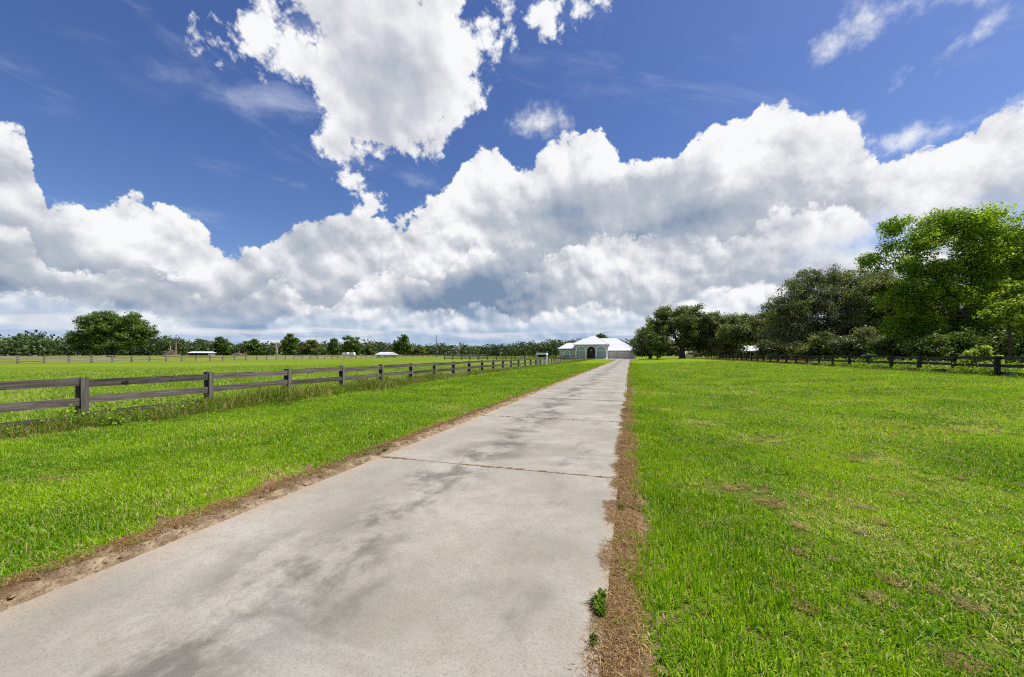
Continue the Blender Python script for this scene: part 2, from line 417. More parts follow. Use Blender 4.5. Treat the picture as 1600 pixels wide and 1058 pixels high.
def mat_wood(name, lo, hi, along='X'):
    m, g = material(name)
    tc = g.n('ShaderNodeTexCoord'); o = X(g, tc.outputs['Object']); r = rnd(g)
    x, y, z = g.sep(o)
    v = g.xyz(x * (1.2 if along == 'X' else 26) + r * 31.0, y * (1.2 if along == 'Y' else 26) + r * 17.0, z * (1.2 if along == 'Z' else 26) + r * 9.0)
    n = g.noise(v, 1.0, 6, .65, .6); k = g.noise(g.vm('ADD', o, g.xyz(r * 40, r * 23, 0.0)), 3.3, 3, .5); sp = g.noise(pos(g), 21, 4, .6)
    c = g.mix(g.ss(n, .35, .68), tuple(lo), tuple(hi))
    c = g.vm('SCALE', c, g.ss(r, 0, 1, .68, 1.32, 'LINEAR'))
    c = g.mix(g.ss(k, .67, .71), c, (.016, .012, .01))
    c = g.mix(g.ss(sp, .60, .74) * .5, c, (.20, .20, .165))
    return finish(m, g, c, .88, n * .8 + sp * .3, .8, .006, .2)
M['rail'] = mat_wood('weathered rail boards', (.050, .043, .038), (.140, .122, .106), 'Y')
M['post'] = mat_wood('weathered post wood', (.030, .026, .023), (.085, .075, .066), 'Z')
M['batten'] = mat_wood('grey batten wood', (.085, .076, .062), (.175, .165, .140), 'Z')
M['black_rail'] = mat_wood('dark wood rails', (.034, .030, .030), (.090, .080, .076), 'Y')  # darker wood tones than the left fence
M['black_post'] = mat_wood('dark wood posts', (.022, .020, .020), (.060, .054, .050), 'Z')
M['far_rail'] = mat_wood('grey paddock rails', (.13, .12, .10), (.26, .24, .21), 'Y')
M['bark'] = plain('rough grey bark', (.075, .062, .050), .95, .45, 6.0, .1, bstr=.8)
M['dead'] = plain('bleached dead wood', (.46, .41, .34), .9, .35, 5.0, .1)
M['brush'] = plain('dry brush wood', (.27, .215, .155), .95, .45, 4.0, .1)
M['roof'] = plain('white metal roofing', (.54, .54, .55), .5, .03, .5, .3, bstr=.0)
M['stucco'] = plain('grey green stucco', (.50, .52, .46), .9, .07, 2.0, bstr=.02)
M['taupe'] = plain('taupe stucco', (.46, .42, .37), .9, .06, 2.0, bstr=.02)
M['trim'] = plain('white trim', (.86, .86, .83), .6, .03, bstr=.0)
M['door'] = plain('beige garage door', (.55, .50, .42), .6, .03, bstr=.0)
M['shade'] = plain('painted shade and black parts', (.035, .028, .026), .7, .1)  # near black: painted shade of doorway and hood opening, also door and tyres
M['tin'] = plain('pale tin roof', (.62, .63, .65), .5, .10, 1.0)
M['shed'] = plain('grey shed boards', (.20, .20, .20), .85, .2)
M['white'] = plain('white paint', (.78, .78, .76), .5, .05)
M['steel'] = plain('galvanised steel', (.42, .43, .43), .45, .15, 4.0, .5, .4)
M['polewood'] = plain('creosoted pole', (.11, .095, .085), .9, .2)
def mat_glass():
    m, g = material('tinted window glass'); return finish(m, g, (.24, .33, .34), .12, spec=.6)
M['glass'] = mat_glass()
M['sand'] = None
def mat_sand():
    m, g = material('sandy verge soil'); P = pos(g)
    a = g.noise(P, 7, 6, .7); b = g.noise(P, 40, 4, .7); k = g.noise(P, 1.4, 4, .6)
    c = g.mix(g.ss(a, .36, .66), (.185, .125, .074), (.42, .320, .205))
    sx = g.sep(P)[0]; c = g.mix(g.ss(k + (sx + 3.55) * -.9, .40, .62) * .75, c, (.135, .082, .040))
    c = g.mix(g.ss(b, .52, .68) * .65, c, (.080, .050, .030))
    return finish(m, g, c, .95, a * .6 + b * .5, 1.0, .06, .0)
M['sand'] = mat_sand()
M['thatch_ground'] = plain('dead thatch', (.15, .098, .052), .95, .5, 25.0, .1, bstr=.9)
M['grass'] = mat_grass('lawn blades', (.048, .180, .003), (.375, .570, .012), (.62, .54, .24), .07, .42)
M['straw'] = mat_grass('dead brown blades', (.095, .050, .020), (.290, .165, .062), (.50, .36, .16), .14, .25)
M['tall'] = mat_grass('tall rough grass', (.040, .105, .006), (.200, .310, .018), (.40, .31, .12), .10, .4)
M['weed'] = mat_foliage('broad weed leaves', (.09, .20, .010), (.29, .42, .02), trans=.42)
M['maple'] = mat_foliage('bright broad leaves', (.070, .175, .008), (.330, .470, .022), trans=.5)
M['oak'] = mat_foliage('dull oak leaves', (.056, .092, .020), (.220, .262, .070), trans=.36)
M['oak_blue'] = mat_foliage('grey green oak leaves', (.062, .100, .038), (.240, .280, .115), trans=.36)
M['mid'] = mat_foliage('mid green leaves', (.034, .082, .010), (.150, .225, .026), trans=.32)
M['lime'] = mat_foliage('yellow green leaves', (.13, .24, .012), (.36, .46, .03), trans=.45)
M['far'] = mat_foliage('far wood leaves', (.026, .054, .015), (.085, .125, .032), trans=.2)
M['moss'] = mat_foliage('grey hanging moss', (.14, .13, .095), (.26, .24, .18), trans=.25, warm=(1, 1, .9))

# ------------------------------------------------------------------ ground
def axis(parts):
    o = []
    for a, b, n in parts: o += list(np.linspace(a, b, n, endpoint=False))
    return np.array(o + [parts[-1][1]])
gx = axis([(-3000, -400, 8), (-400, -130, 12), (-130, -15, 46), (-15, -4, 22), (-4, 1.2, 10), (1.2, 20, 40), (20, 120, 20), (120, 500, 8), (500, 3000, 6)])
gy = axis([(-400, -20, 8), (-20, 0, 8), (0, 30, 40), (30, 150, 50), (150, 500, 16), (500, 3500, 8)])
XX, YY = np.meshgrid(gx, gy)
ZZ = gz(XX, YY)
nx, ny = len(gx), len(gy)
idx = np.arange(nx * ny).reshape(ny, nx)
Fg = np.stack([idx[:-1, :-1], idx[:-1, 1:], idx[1:, 1:], idx[1:, :-1]], -1).reshape(-1, 4)
gr = link('ground', mesh_np('ground', np.stack([XX, YY, ZZ], -1).reshape(-1, 3), Fg, M['ground'], smooth=True))
tag(gr, kind='structure')

# ------------------------------------------------------------------ driveway: one slab after another
XL, XR = -3.31, -0.13
drive = empty('driveway', ((XL + XR) / 2, 0, 0)); tag(drive, 'long straight pale concrete driveway leading to the house', kind='structure')
L_SLAB = 3.80; Y0 = 4.54 - 4 * L_SLAB
mb = MB(); w2 = (XR - XL) / 2; t = .035
prof = [(-w2, -.06), (w2, -.06), (w2, t - .008), (w2 - .008, t), (-w2 + .008, t), (-w2, t - .008)]
ly = L_SLAB - .014
mb.prism(prof, 0.008, ly - .008)
slab_me = mb.mesh('slab', M['concrete'])
n_sl = 0
while Y0 + (n_sl + 1) * L_SLAB < 118.5:
    link('slab', slab_me, drive, (random.uniform(-.006, .006), Y0 + n_sl * L_SLAB + .007, random.uniform(-.003, .003)), (0, 0, random.uniform(-.0006, .0006))); n_sl += 1
tag(MB().box((XL + .02, -12, -.05), (XR - .02, 117.8, .024)).build('joint_soil', M['sand']), 'brown soil packed in the slab joints', kind='structure')
apron = MB().box((at_y(945, 131), 118.0, -.05), (at_y(997, 131), 133.4, .042)).build('apron', M['apron']); tag(apron, 'wide pale concrete apron before the garage doors', kind='structure')

# soil strips beside the slabs
def strip(name, label, xin, xout, mat, amp, lift, y1=117.9):
    ys = axis([(-2, 14, 200), (14, 40, 100), (40, y1, 120)]); k = 9
    r2 = np.random.default_rng(3 if xin < -1 else 4)
    edge = np.convolve(r2.normal(0, 1, len(ys)), np.ones(7) / 7, 'same') * .06
    V = []
    for i, y in enumerate(ys):
        xo = xout + edge[i]
        for j in range(k):
            u = j / (k - 1); x = xin + (xo - xin) * u
            z = lift * math.sin(math.pi * (.12 + .76 * u)) + (r2.normal(0, amp) if 0 < j < k - 1 else 0)
            if j == k - 1: z = -.02
            if j == 0: z = .010
            V.append((x, y, z))
    ix = np.arange(len(ys) * k).reshape(len(ys), k)
    Fq = np.stack([ix[:-1, :-1], ix[:-1, 1:], ix[1:, 1:], ix[1:, :-1]], -1).reshape(-1, 4)
    if xout < xin: Fq = Fq[:, ::-1]
    o = link(name, mesh_np(name, V, Fq.copy(), mat, smooth=True)); tag(o, label, kind='structure'); return o
strip('soil_verge', 'bare sandy soil along the left edge of the driveway', XL - .004, -3.74, M['sand'], .015, .030)
strip('thatch_verge', 'brown dead thatch along the right edge of the driveway', XR + .004, .060, M['thatch_ground'], .008, .030)

# ------------------------------------------------------------------ grass: one tuft mesh scattered by geometry nodes
def blades(n, size, h, w, lean, curl=.5, flat=0.0, seed=1):
    r = np.random.default_rng(seed)
    px, py = r.uniform(-size / 2, size / 2, (2, n))
    hh = r.uniform(h[0], h[1], n) * (0.7 + 0.3 * r.random(n)); ww = w * r.uniform(.6, 1.3, n)
    th = r.uniform(0, 2 * np.pi, n); ln = np.abs(r.normal(0, lean, n)) + flat
    d = np.stack([np.cos(th), np.sin(th)], 1); fa = r.uniform(0, 2 * np.pi, n); s_ = np.stack([np.cos(fa), np.sin(fa)], 1)
    V = np.zeros((n, 5, 3)); ht = np.zeros((n, 5))
    for k, (t, wk) in enumerate(((0, 1), (0, 1), (.55, .8), (.55, .8), (1, 0))):
        a = ln * (1 + curl * t)
        up = np.cos(np.minimum(a, 1.5)) * hh * t; out = np.sin(np.minimum(a, 1.5)) * hh * t
        sg = -1 if k in (0, 2) else (1 if k in (1, 3) else 0)
        V[:, k, 0] = px + d[:, 0] * out + s_[:, 0] * ww * wk * sg * .5
        V[:, k, 1] = py + d[:, 1] * out + s_[:, 1] * ww * wk * sg * .5
        V[:, k, 2] = up + (0.004 if flat else -0.006)
        ht[:, k] = t
    b = np.arange(n)[:, None] * 5
    T = np.concatenate([b + np.array([[0, 1, 3]]), b + np.array([[0, 3, 2]]), b + np.array([[2, 3, 4]])])
    j = np.repeat(r.random(n), 5); sel = np.repeat(r.random(n), 5)
    return V.reshape(-1, 3), T, dict(ht=ht.ravel(), jit=j, sel=sel)
def leaf_patch(n, size, h, leaf, seed=1):
    r = np.random.default_rng(seed)
    c = np.stack([r.normal(0, size / 3, n), r.normal(0, size / 3, n), h * np.abs(r.normal(.45, .3, n))], 1)
    V, Fq, A = leaf_quads(c, leaf, r, .9)
    return V, np.concatenate([Fq[:, [0, 1, 2]], Fq[:, [0, 2, 3]]]), dict(ht=np.ones(len(V)), jit=A['jit'], sel=A['jit'], hue=A['hue'])
def leaf_quads(c, leaf, r, up=.6, out=None, hue=None):
    n = len(c); nv = r.normal(0, 1, (n, 3)); nv[:, 2] += up * 1.0
    if out is not None: nv += out * .9
    nv /= np.linalg.norm(nv, axis=1)[:, None] + 1e-9
    t = np.cross(nv, r.normal(0, 1, (n, 3))); t /= np.linalg.norm(t, axis=1)[:, None] + 1e-9
    b = np.cross(nv, t); s = (leaf * r.uniform(.6, 1.35, n))[:, None]
    V = np.stack([c - t * s * .5, c + b * s * .36 + nv * s * .06, c + t * s * .5 - nv * s * .05, c - b * s * .36 + nv * s * .06], 1)
    Fq = np.arange(n * 4).reshape(n, 4)
    hv = r.random(n) if hue is None else np.clip(hue + r.normal(0, .16, n), 0, 1)
    return V.reshape(-1, 3), Fq, dict(hue=np.repeat(hv, 4), jit=np.repeat(r.random(n), 4))

def scatter_tree():
    nt = bpy.data.node_groups.new('scatter', 'GeometryNodeTree')
    nt.interface.new_socket('Geometry', in_out='INPUT', socket_type='NodeSocketGeometry')
    nt.interface.new_socket('Geometry', in_out='OUTPUT', socket_type='NodeSocketGeometry')
    gi = nt.nodes.new('NodeGroupInput'); go = nt.nodes.new('NodeGroupOutput')
    def na(name, ty):
        n = nt.nodes.new('GeometryNodeInputNamedAttribute'); n.data_type = ty; n.inputs[0].default_value = name; return n.outputs[0]
    sg = nt.nodes.new('GeometryNodeSeparateGeometry'); sg.domain = 'POINT'
    ip = nt.nodes.new('GeometryNodeInstanceOnPoints')
    nt.links.new(gi.outputs[0], sg.inputs[0]); nt.links.new(na('seed_point', 'BOOLEAN'), sg.inputs[1])
    nt.links.new(sg.outputs[0], ip.inputs['Points']); nt.links.new(sg.outputs[1], ip.inputs['Instance'])
    nt.links.new(na('turn', 'FLOAT_VECTOR'), ip.inputs['Rotation']); nt.links.new(na('size', 'FLOAT_VECTOR'), ip.inputs['Scale'])
    nt.links.new(ip.outputs[0], go.inputs[0]); return nt
SCATTER = scatter_tree()
def scatter(name, label, tuft, pts, scl, tint, mat, tilt=.05):
    V, T, A = tuft; n0 = len(V); n1 = len(pts)
    me = mesh_np(name, np.concatenate([V, pts]), T, mat)
    for k, a in A.items():
        at = me.attributes.new(k, 'FLOAT', 'POINT'); at.data.foreach_set('value', np.concatenate([a, np.zeros(n1)]).astype(np.float32))
    at = me.attributes.new('seed_point', 'BOOLEAN', 'POINT'); at.data.foreach_set('value', np.concatenate([np.zeros(n0, bool), np.ones(n1, bool)]))
    rot = np.stack([rng.normal(0, tilt, n1), rng.normal(0, tilt, n1), rng.uniform(0, 6.283, n1)], 1)
    scl = np.asarray(scl, float); scl = np.stack([scl] * 3, 1) if scl.ndim == 1 else scl
    for k, a in (('turn', rot), ('size', scl)):
        at = me.attributes.new(k, 'FLOAT_VECTOR', 'POINT'); at.data.foreach_set('vector', np.concatenate([np.zeros((n0, 3)), a]).astype(np.float32).ravel())
    at = me.attributes.new('tint', 'FLOAT', 'POINT'); at.data.foreach_set('value', np.concatenate([np.zeros(n0), tint]).astype(np.float32))
    o = link(name, me); tag(o, label, kind='stuff')
    md = o.modifiers.new('scatter', 'NODES'); md.node_group = SCATTER; return o
# where the lawn is worn
SPOTS = [(*ground_px(*p), r_) for p, r_ in (((1105, 812), .22), ((1245, 805), .20), ((1330, 825), .28), ((1285, 930), .16), ((1120, 765), .40), ((1200, 775), .22), ((1048, 640), .75), ((1090, 662), .6), ((1160, 640), .5), ((1300, 780), .2),
         ((1480, 1035), .10), ((1420, 905), .14), ((440, 742), .30), ((700, 640), .9), ((1010, 615), 1.2), ((1190, 690), .4), ((1370, 720), .4), ((90, 750), .2), ((1540, 680), .6), ((1230, 860), .18))]
def wear(x, y):
    w = np.zeros(len(x))
    for sx, sy, r_ in SPOTS: w = np.maximum(w, 1 - np.hypot(x - sx, y - sy) / (r_ * 1.25))
    return np.clip(w, 0, 1)
def vnoise(x, y, s, seed):                              # cheap smooth value noise for patchiness
    r = np.random.default_rng(seed); tb = r.random((64, 64))
    u, v = x / s, y / s; i, j = np.floor(u).astype(int), np.floor(v).astype(int); a, b = u - i, v - j
    a, b = a * a * (3 - 2 * a), b * b * (3 - 2 * b)
    q = lambda m, n: tb[m % 64, n % 64]
    return (q(i, j) * (1 - a) + q(i + 1, j) * a) * (1 - b) + (q(i, j + 1) * (1 - a) + q(i + 1, j + 1) * a) * b
def in_view(x, y, pad=.12):
    zc = x * FWD[0] + y * FWD[1]; xc = x * RGT[0] + y * RGT[1]
    return (zc > .9) & (np.abs(xc) < zc * (800 / 600 + pad) + 1.0)
def lawn_points(x0, x1, bands):
    out = []; sc = []
    for z0, z1, step, s in bands:
        gx_, gy_ = np.meshgrid(np.arange(x0, x1, step), np.arange(0, z1 * 1.1 + 6, step)); x = gx_.ravel(); y = gy_.ravel()
        x = x + rng.uniform(-.5, .5, len(x)) * step; y = y + rng.uniform(-.5, .5, len(y)) * step
        zc = x * FWD[0] + y * FWD[1]
        k = in_view(x, y) & (zc >= z0) & (zc < z1) & (x > x0) & (x < x1)
        out.append(np.stack([x[k], y[k]], 1)); sc.append(np.full(k.sum(), s))
    p = np.concatenate(out); return p, np.concatenate(sc)
BANDS = [(0.9, 6, .20, .62), (6, 13, .28, .80), (13, 26, .42, 1.05), (26, 60, .80, 1.55)]
TUFT = blades(440, .46, (.045, .145), .0115, .72, 1.2, seed=2)
for nm, lab, x0, x1 in (('lawn_grass', 'bright mown grass between the driveway and the left fence', -10.1, -3.66), ('lawn_grass', 'wide bright patchy lawn right of the driveway', .035, 16.9)):
    p, s = lawn_points(x0, x1, BANDS)
    w = wear(p[:, 0], p[:, 1]); pn = vnoise(p[:, 0], p[:, 1], 1.1, 4) * .6 + vnoise(p[:, 0], p[:, 1], .35, 5) * .4
    keep = rng.random(len(p)) > np.clip(w * .9 * (.3 + 1.4 * vnoise(p[:, 0], p[:, 1], .17, 12)) - .18, 0, .3); p, s, w, pn = p[keep], s[keep], w[keep], pn[keep]
    right = x0 > 0
    tint = np.clip((pn - (.50 if right else .60)) * (.70 if right else .5) + w * .45, 0, .6)
    if right: tint = np.maximum(tint - .25 * sm(2.2, .2, p[:, 0]), 0)
    hgt = s * (.70 + .55 * vnoise(p[:, 0], p[:, 1], .7, 6)) * (1 - .55 * w) * (1.0 if not right else .82 + .5 * sm(1.5, .2, p[:, 0]))
    P3 = np.stack([p[:, 0], p[:, 1], gz(p[:, 0], p[:, 1])], 1)
    scatter(nm, lab, TUFT, P3, np.stack([s, s, hgt], 1), tint, M['grass'])
# pasture beyond the left fence
p, s = lawn_points(-45, -12.0, [(6, 16, .50, 1.35), (16, 48, .85, 2.0)])
scatter('pasture_grass', 'pale green pasture grass beyond the left fence', TUFT, np.stack([p[:, 0], p[:, 1], gz(p[:, 0], p[:, 1])], 1), s, np.clip(vnoise(p[:, 0], p[:, 1], 3, 8) * .25, 0, 1), M['grass'])
# dead thatch on the verges, in the slab joints and on the worn spots
TH = blades(300, .19, (.025, .08), .0034, .25, .3, flat=.95, seed=5)
q = []
for y in np.arange(1.0, 46, .055):
    k = 1 if y < 12 else .4
    if rng.random() < k:
        for _ in range(2): q.append((rng.uniform(XR + .02, .015) + rng.normal(0, .018), y, .026, rng.uniform(.7, 1.15)))
        ov = vnoise(np.array([3.0]), np.array([y]), .23, 14)[0]
        if ov > .45: q.append((XR + .02 - .06 * ov, y, .036, rng.uniform(.4, .8)))
    for _ in range(2):
        if rng.random() < k * .8: q.append((-3.76 + abs(rng.normal(0, .09)), y + rng.normal(0, .03), .020, rng.uniform(.6, 1.1)))
for jn in range(1, 12):
    yj = 4.54 + (jn - 1) * L_SLAB
    for _ in range(110 if jn < 3 else 20):
        xx = rng.uniform(XL, XR)
        if vnoise(np.array([xx]), np.array([yj]), .3, 15)[0] > .38: q.append((xx, yj + rng.normal(0, .008), .037, rng.uniform(.14, .36)))
for sx, sy, r_ in SPOTS:
    for _ in range(int(2 + r_ * 7)):
        a, rr = rng.uniform(0, 6.28), r_ * 1.3 * rng.random() ** .8; q.append((sx + 1.5 * rr * math.cos(a), sy + rr * math.sin(a), gz(sx, sy) + .014, rng.uniform(.4, .85)))
for _ in range(700):
    xx, yy = rng.uniform(.3, 15), rng.uniform(1, 24); q.append((xx, yy, float(gz(xx, yy)) + .03, rng.uniform(.25, .7)))
q = np.array(q, float)
scatter('dead_grass', 'brown dead grass clippings on the verges and worn lawn', TH, q[:, :3], q[:, 3], rng.random(len(q)) * .28, M['straw'])
q = np.array([(rng.uniform(-.12, .06) if rng.random() < .6 else rng.uniform(-3.74, -3.45), rng.uniform(1.2, 26), .02, rng.uniform(.10, .26)) for _ in range(90)])
scatter('verge_sprigs', 'sparse green grass sprigs coming up through the driveway verges', TUFT, q[:, :3], q[:, 3], rng.random(len(q)) * .3, M['grass'], .2)
# small clods on the sandy verge
cl = []
mbc = MB()
for i in range(1100):
    y = rng.uniform(.8, 16); x = rng.uniform(-3.78, -3.40); r_ = rng.uniform(.006, .026) * (1 if rng.random() < .8 else 1.5)
    pts = [(x + r_ * rng.uniform(.6, 1.3) * math.cos(a), y + r_ * rng.uniform(.6, 1.3) * math.sin(a), .022 + r_ * rng.uniform(-.1, .2)) for a in np.arange(5) * 1.256]
    mbc.add(pts + [(x, y, .030 + r_ * .7)], [(k, (k + 1) % 5, 5) for k in range(5)])
tag(mbc.build('soil_clods', M['sand']), 'crumbled clods of soil on the sandy verge', kind='stuff')
# rough growth along the fences
TG = blades(80, .55, (.16, .55), .015, .50, 1.2, seed=7)
q = []
for y in np.arange(.5, 112, .16):
    n = 4 if y < 30 else 2
    for _ in range(n):
        x = -10.75 + rng.normal(0, .42); q.append((x, y + rng.normal(0, .1), 0, rng.uniform(.45, 1.0) * (.35 + 1.2 * vnoise(np.array([x]), np.array([y]), 1.3, 9)[0]) * (1 if y < 22 else .6)))
q = np.array(q)
q = q[in_view(q[:, 0], q[:, 1])]
scatter('tall_grass', 'tall rough grass and weeds grown up along the left fence', TG, q[:, :3], q[:, 3], rng.random(len(q)) * .22, M['tall'], .15)
q = []
for y in np.arange(10, 96, .22):
    for _ in range(2):
        x = 16.75 + rng.normal(0, .35); q.append((x, y, float(gz(x, y)), rng.uniform(.35, .75) * (.4 + .9 * vnoise(np.array([x]), np.array([y]), 3, 10)[0])))
for _ in range(2600):
    x, y = rng.uniform(17.4, 32), rng.uniform(12, 90); q.append((x, y, float(gz(x, y)), rng.uniform(.6, 1.2)))
q = np.array(q)
scatter('scrub_grass', 'straw coloured rough grass along and behind the dark right fence', TG, q[:, :3], q[:, 3], .15 + rng.random(len(q)) * .5, M['tall'], .15)
WD = leaf_patch(150, .7, .55, .085, 3)
q = []
for _ in range(420):
    y = 12 + 34 * rng.random() ** 1.5; x = 17.2 + abs(rng.normal(0, 1.9)); q.append((x, y, float(gz(x, y)), rng.uniform(.6, 1.3)))
for _ in range(46):
    y = rng.uniform(18, 44); q.append((16.5 + rng.normal(0, .25), y, .37, rng.uniform(.5, .95)))
q = np.array(q)
scatter('leafy_weeds', 'low leafy vines and weeds around the dark right fence', WD, q[:, :3], q[:, 3], rng.random(len(q)), M['weed'], .2)
WD2 = leaf_patch(110, .5, .35, .06, 4)
q = np.array([(-10.7 + rng.normal(0, .35), y, 0, rng.uniform(.4, .95)) for y in np.concatenate([rng.uniform(1, 14, 70), rng.uniform(14, 70, 90)])])
scatter('leafy_undergrowth', 'small leafy weeds among the grass at the left fence', WD2, q[:, :3], q[:, 3], rng.random(len(q)), M['weed'], .2)

# ------------------------------------------------------------------ fences
def fence(name, label, x, ys, top, rails, rail_h, mats, batten=False, post=.13, side=-1, along='Y', base=None, cat='fence'):
    """posts every bay, rails nailed to one face, an upright batten over each rail joint"""
    pm, rm, bm = mats
    hgt = lambda a: float(gz(x, a)) if along == 'Y' else float(gz(a, x))
    P = (lambda a, o, z: (x + o, a, z)) if along == 'Y' else (lambda a, o, z: (a, x + o, z))
    r0 = 0.0 if along == 'Y' else math.pi / 2
    root = empty(name, P(ys[0], 0, hgt(ys[0]))); tag(root, label, cat)
    inv = Vector(root.location)
    L = abs(ys[1] - ys[0])
    h = post / 2
    pme = MB().box((-h, -h, -.25), (h, h, top + .03)).mesh('post', pm)
    rme = MB().box((-.018, 0, -rail_h / 2), (.018, L + .04, rail_h / 2)).mesh('rail', rm)
    bme = MB().box((-.015, -.062, -.10), (.015, .062, top + .02)).mesh('batten', bm)
    ro = -side * (h + .020)
    for i, a in enumerate(ys):
        z = hgt(a)
        link('post', pme, root, Vector(P(a, 0, z + random.uniform(-.025, .02))) - inv, (random.uniform(-.012, .012), random.uniform(-.014, .014), r0 + random.uniform(-.03, .03)))
        if batten: link('batten', bme, root, Vector(P(a, ro - side * .036, z)) - inv, (random.uniform(-.01, .01), 0, r0))
        if i + 1 < len(ys):
            z2 = hgt(ys[i + 1]); s = 1 if ys[i + 1] > a else -1
            for zr in rails:
                dz = random.uniform(-.022, .022); slope = math.atan2(z2 - z, L) + random.uniform(-.011, .011)
                rot = (slope, random.uniform(-.01, .01), 0) if along == 'Y' else (0, -slope, 0)
                if along == 'Y': link('rail', rme, root, Vector(P(a - .02, ro, z + zr + dz)) - inv, rot)
                else: link('rail', rme, root, Vector(P(a - .02 if s > 0 else a + .02, ro, z + zr + dz)) - inv, (0, 0, -math.pi / 2 if s > 0 else math.pi / 2))
    return root
SP = 2.6
XF = -11.33
s_near = (600 * 11.33 / (.9556 * 858) - 11.33 * .2947) / .9556
ysl = [s_near + SP * (i - 1) for i in range(19)]
WM = (M['post'], M['rail'], M['batten'])
fence('board_fence', 'weathered grey board fence running beside the left lawn up to the slatted gate stand', XF, ysl, .955, (.86, .48, .12), .165, WM, batten=True)
y_gate = ysl[-1] + 1.0
fence('board_fence', 'distant end of the grey board fence between the slatted gate stand and the house', XF, [y_gate + 1.5 + 2.6 * i for i in range(20)], .955, (.86, .48, .12), .165, WM)
BK = (M['black_post'], M['black_rail'], M['black_rail'])
s_r = (16.76 * 600 / (.9556 * 573.6) + 16.76 * .2947) / .9556
fence('board_fence', 'dark three rail fence along the right lawn below the oaks', 16.76, [s_r + 2.6 * (i - 2) for i in range(29)], .98, (.90, .53, .16), .15, BK, side=-1, post=.15)
FR = (M['far_rail'], M['far_rail'], M['far_rail'])
def xdist(px, d):                                       # distance along the drive where a line d to the left crosses a photo column
    Z = d * 600 / (.9556 * (985 - px)); return (Z - d * .2947) / .9556
fence('paddock_fence', 'far pale grey rail fence crossing the pasture below the big round oak', -83.0, [xdist(28, 83) + 2.6 * (i - 4) for i in range(78)], 1.15, (1.08, .70, .32), .14, FR, post=.2)
fence('paddock_fence', 'far dark rail fence crossing behind the near left fence toward the gate stand', 97.6, [-50 + 2.6 * i for i in range(15)], 1.15, (1.08, .70, .32), .15, (M['post'], M['rail'], M['rail']), along='X', post=.17)
fence('paddock_fence', 'faint pale rail fence farthest back, in front of the dark wood', 128.0, [-62 + 3.2 * i for i in range(13)], 1.2, (1.1, .6), .13, FR, along='X', post=.16)

# slatted gate stand with a white hood at the end of the near fence
def gate_stand():
    t = empty('gate_stand', (XF, y_gate, 0)); tag(t, 'small pale slatted gate stand with a white hood at the left fence', 'gate')
    w = .66
    for sx in (-1, 1):
        for sy in (-1, 1): MB().box((sx * w - .04, sy * .3 - .04, 0), (sx * w + .04, sy * .3 + .04, 1.5)).build('post', M['white'] if sx > 0 else M['steel'], t)
    MB().prism([(-w - .1, 1.42), (w + .1, 1.42), (w + .02, 1.66), (-w - .02, 1.70)], -.42, .42).build('hood', M['white'], t)
    MB().box((-w + .05, .18, 1.08), (w - .05, .22, 1.40)).build('opening_shade', M['shade'], t)  # dark sheet painted as the shade in the opening under the hood
    MB().box((-w - .02, -.36, .98), (w + .02, -.32, 1.10)).build('rail', M['steel'], t)
    MB().box((-w - .02, -.36, .72), (w + .02, -.32, .80)).build('rail', M['white'], t)
    MB().box((-w - .02, -.36, .04), (w + .02, -.32, .12)).build('rail', M['steel'], t)
    sl = MB().box((-.045, -.34, .12), (.045, -.315, .72)).mesh('slat', M['white'])
    for i in range(8): link('slat', sl, t, (-w + .09 + i * (2 * w - .18) / 7, 0, 0))
gate_stand()

# ------------------------------------------------------------------ house at the end of the drive
def hip(x0, x1, y0, y1, ze, zr, r0, r1, over=.0, thick=.22):
    """hip roof over a rectangle; ridge from r0 to r1 along x at mid depth; a fascia hangs below the eave"""
    ym = (y0 + y1) / 2; m = MB()
    v = [(x0, y0, ze), (x1, y0, ze), (x1, y1, ze), (x0, y1, ze), (r0, ym, zr), (r1, ym, zr)]
    v += [(x0, y0, ze - thick), (x1, y0, ze - thick), (x1, y1, ze - thick), (x0, y1, ze - thick)]
    f = [(0, 1, 5, 4), (1, 2, 5), (2, 3, 4, 5), (3, 0, 4), (0, 6, 7, 1), (1, 7, 8, 2), (2, 8, 9, 3), (3, 9, 6, 0), (6, 9, 8, 7)]
    m.add(v, f)
    for a_, b_ in ((0, 4), (1, 5), (2, 5), (3, 4), (4, 5)): m.tube([v[a_], v[b_]], .07, 5)     # hip and ridge caps
    return m
def arch_poly(cx, w, z0, zs, n=14):
    return [(cx - w, z0), (cx + w, z0)] + [(cx + w * math.cos(a), zs + w * math.sin(a)) for a in np.linspace(0, math.pi, n)]
def arch_ring(cx, w, wo, z0, zs, y0, y1, n=14):
    inn = [(cx + w, z0)] + [(cx + w * math.cos(a), zs + w * math.sin(a)) for a in np.linspace(0, math.pi, n)] + [(cx - w, z0)]
    out = [(cx + wo, z0)] + [(cx + wo * math.cos(a), zs + wo * math.sin(a)) for a in np.linspace(0, math.pi, n)] + [(cx - wo, z0)]
    m = MB(); k = len(inn)
    v = [(x, y0, z) for x, z in inn] + [(x, y0, z) for x, z in out] + [(x, y1, z) for x, z in inn] + [(x, y1, z) for x, z in out]
    f = []
    for i in range(k - 1): f += [(i, i+1, k+i+1, k+i), (2*k+i, 3*k+i, 3*k+i+1, 2*k+i+1), (k+i, k+i+1, 3*k+i+1, 3*k+i), (i, 2*k+i, 2*k+i+1, i+1)]
    m.add(v, f); return m
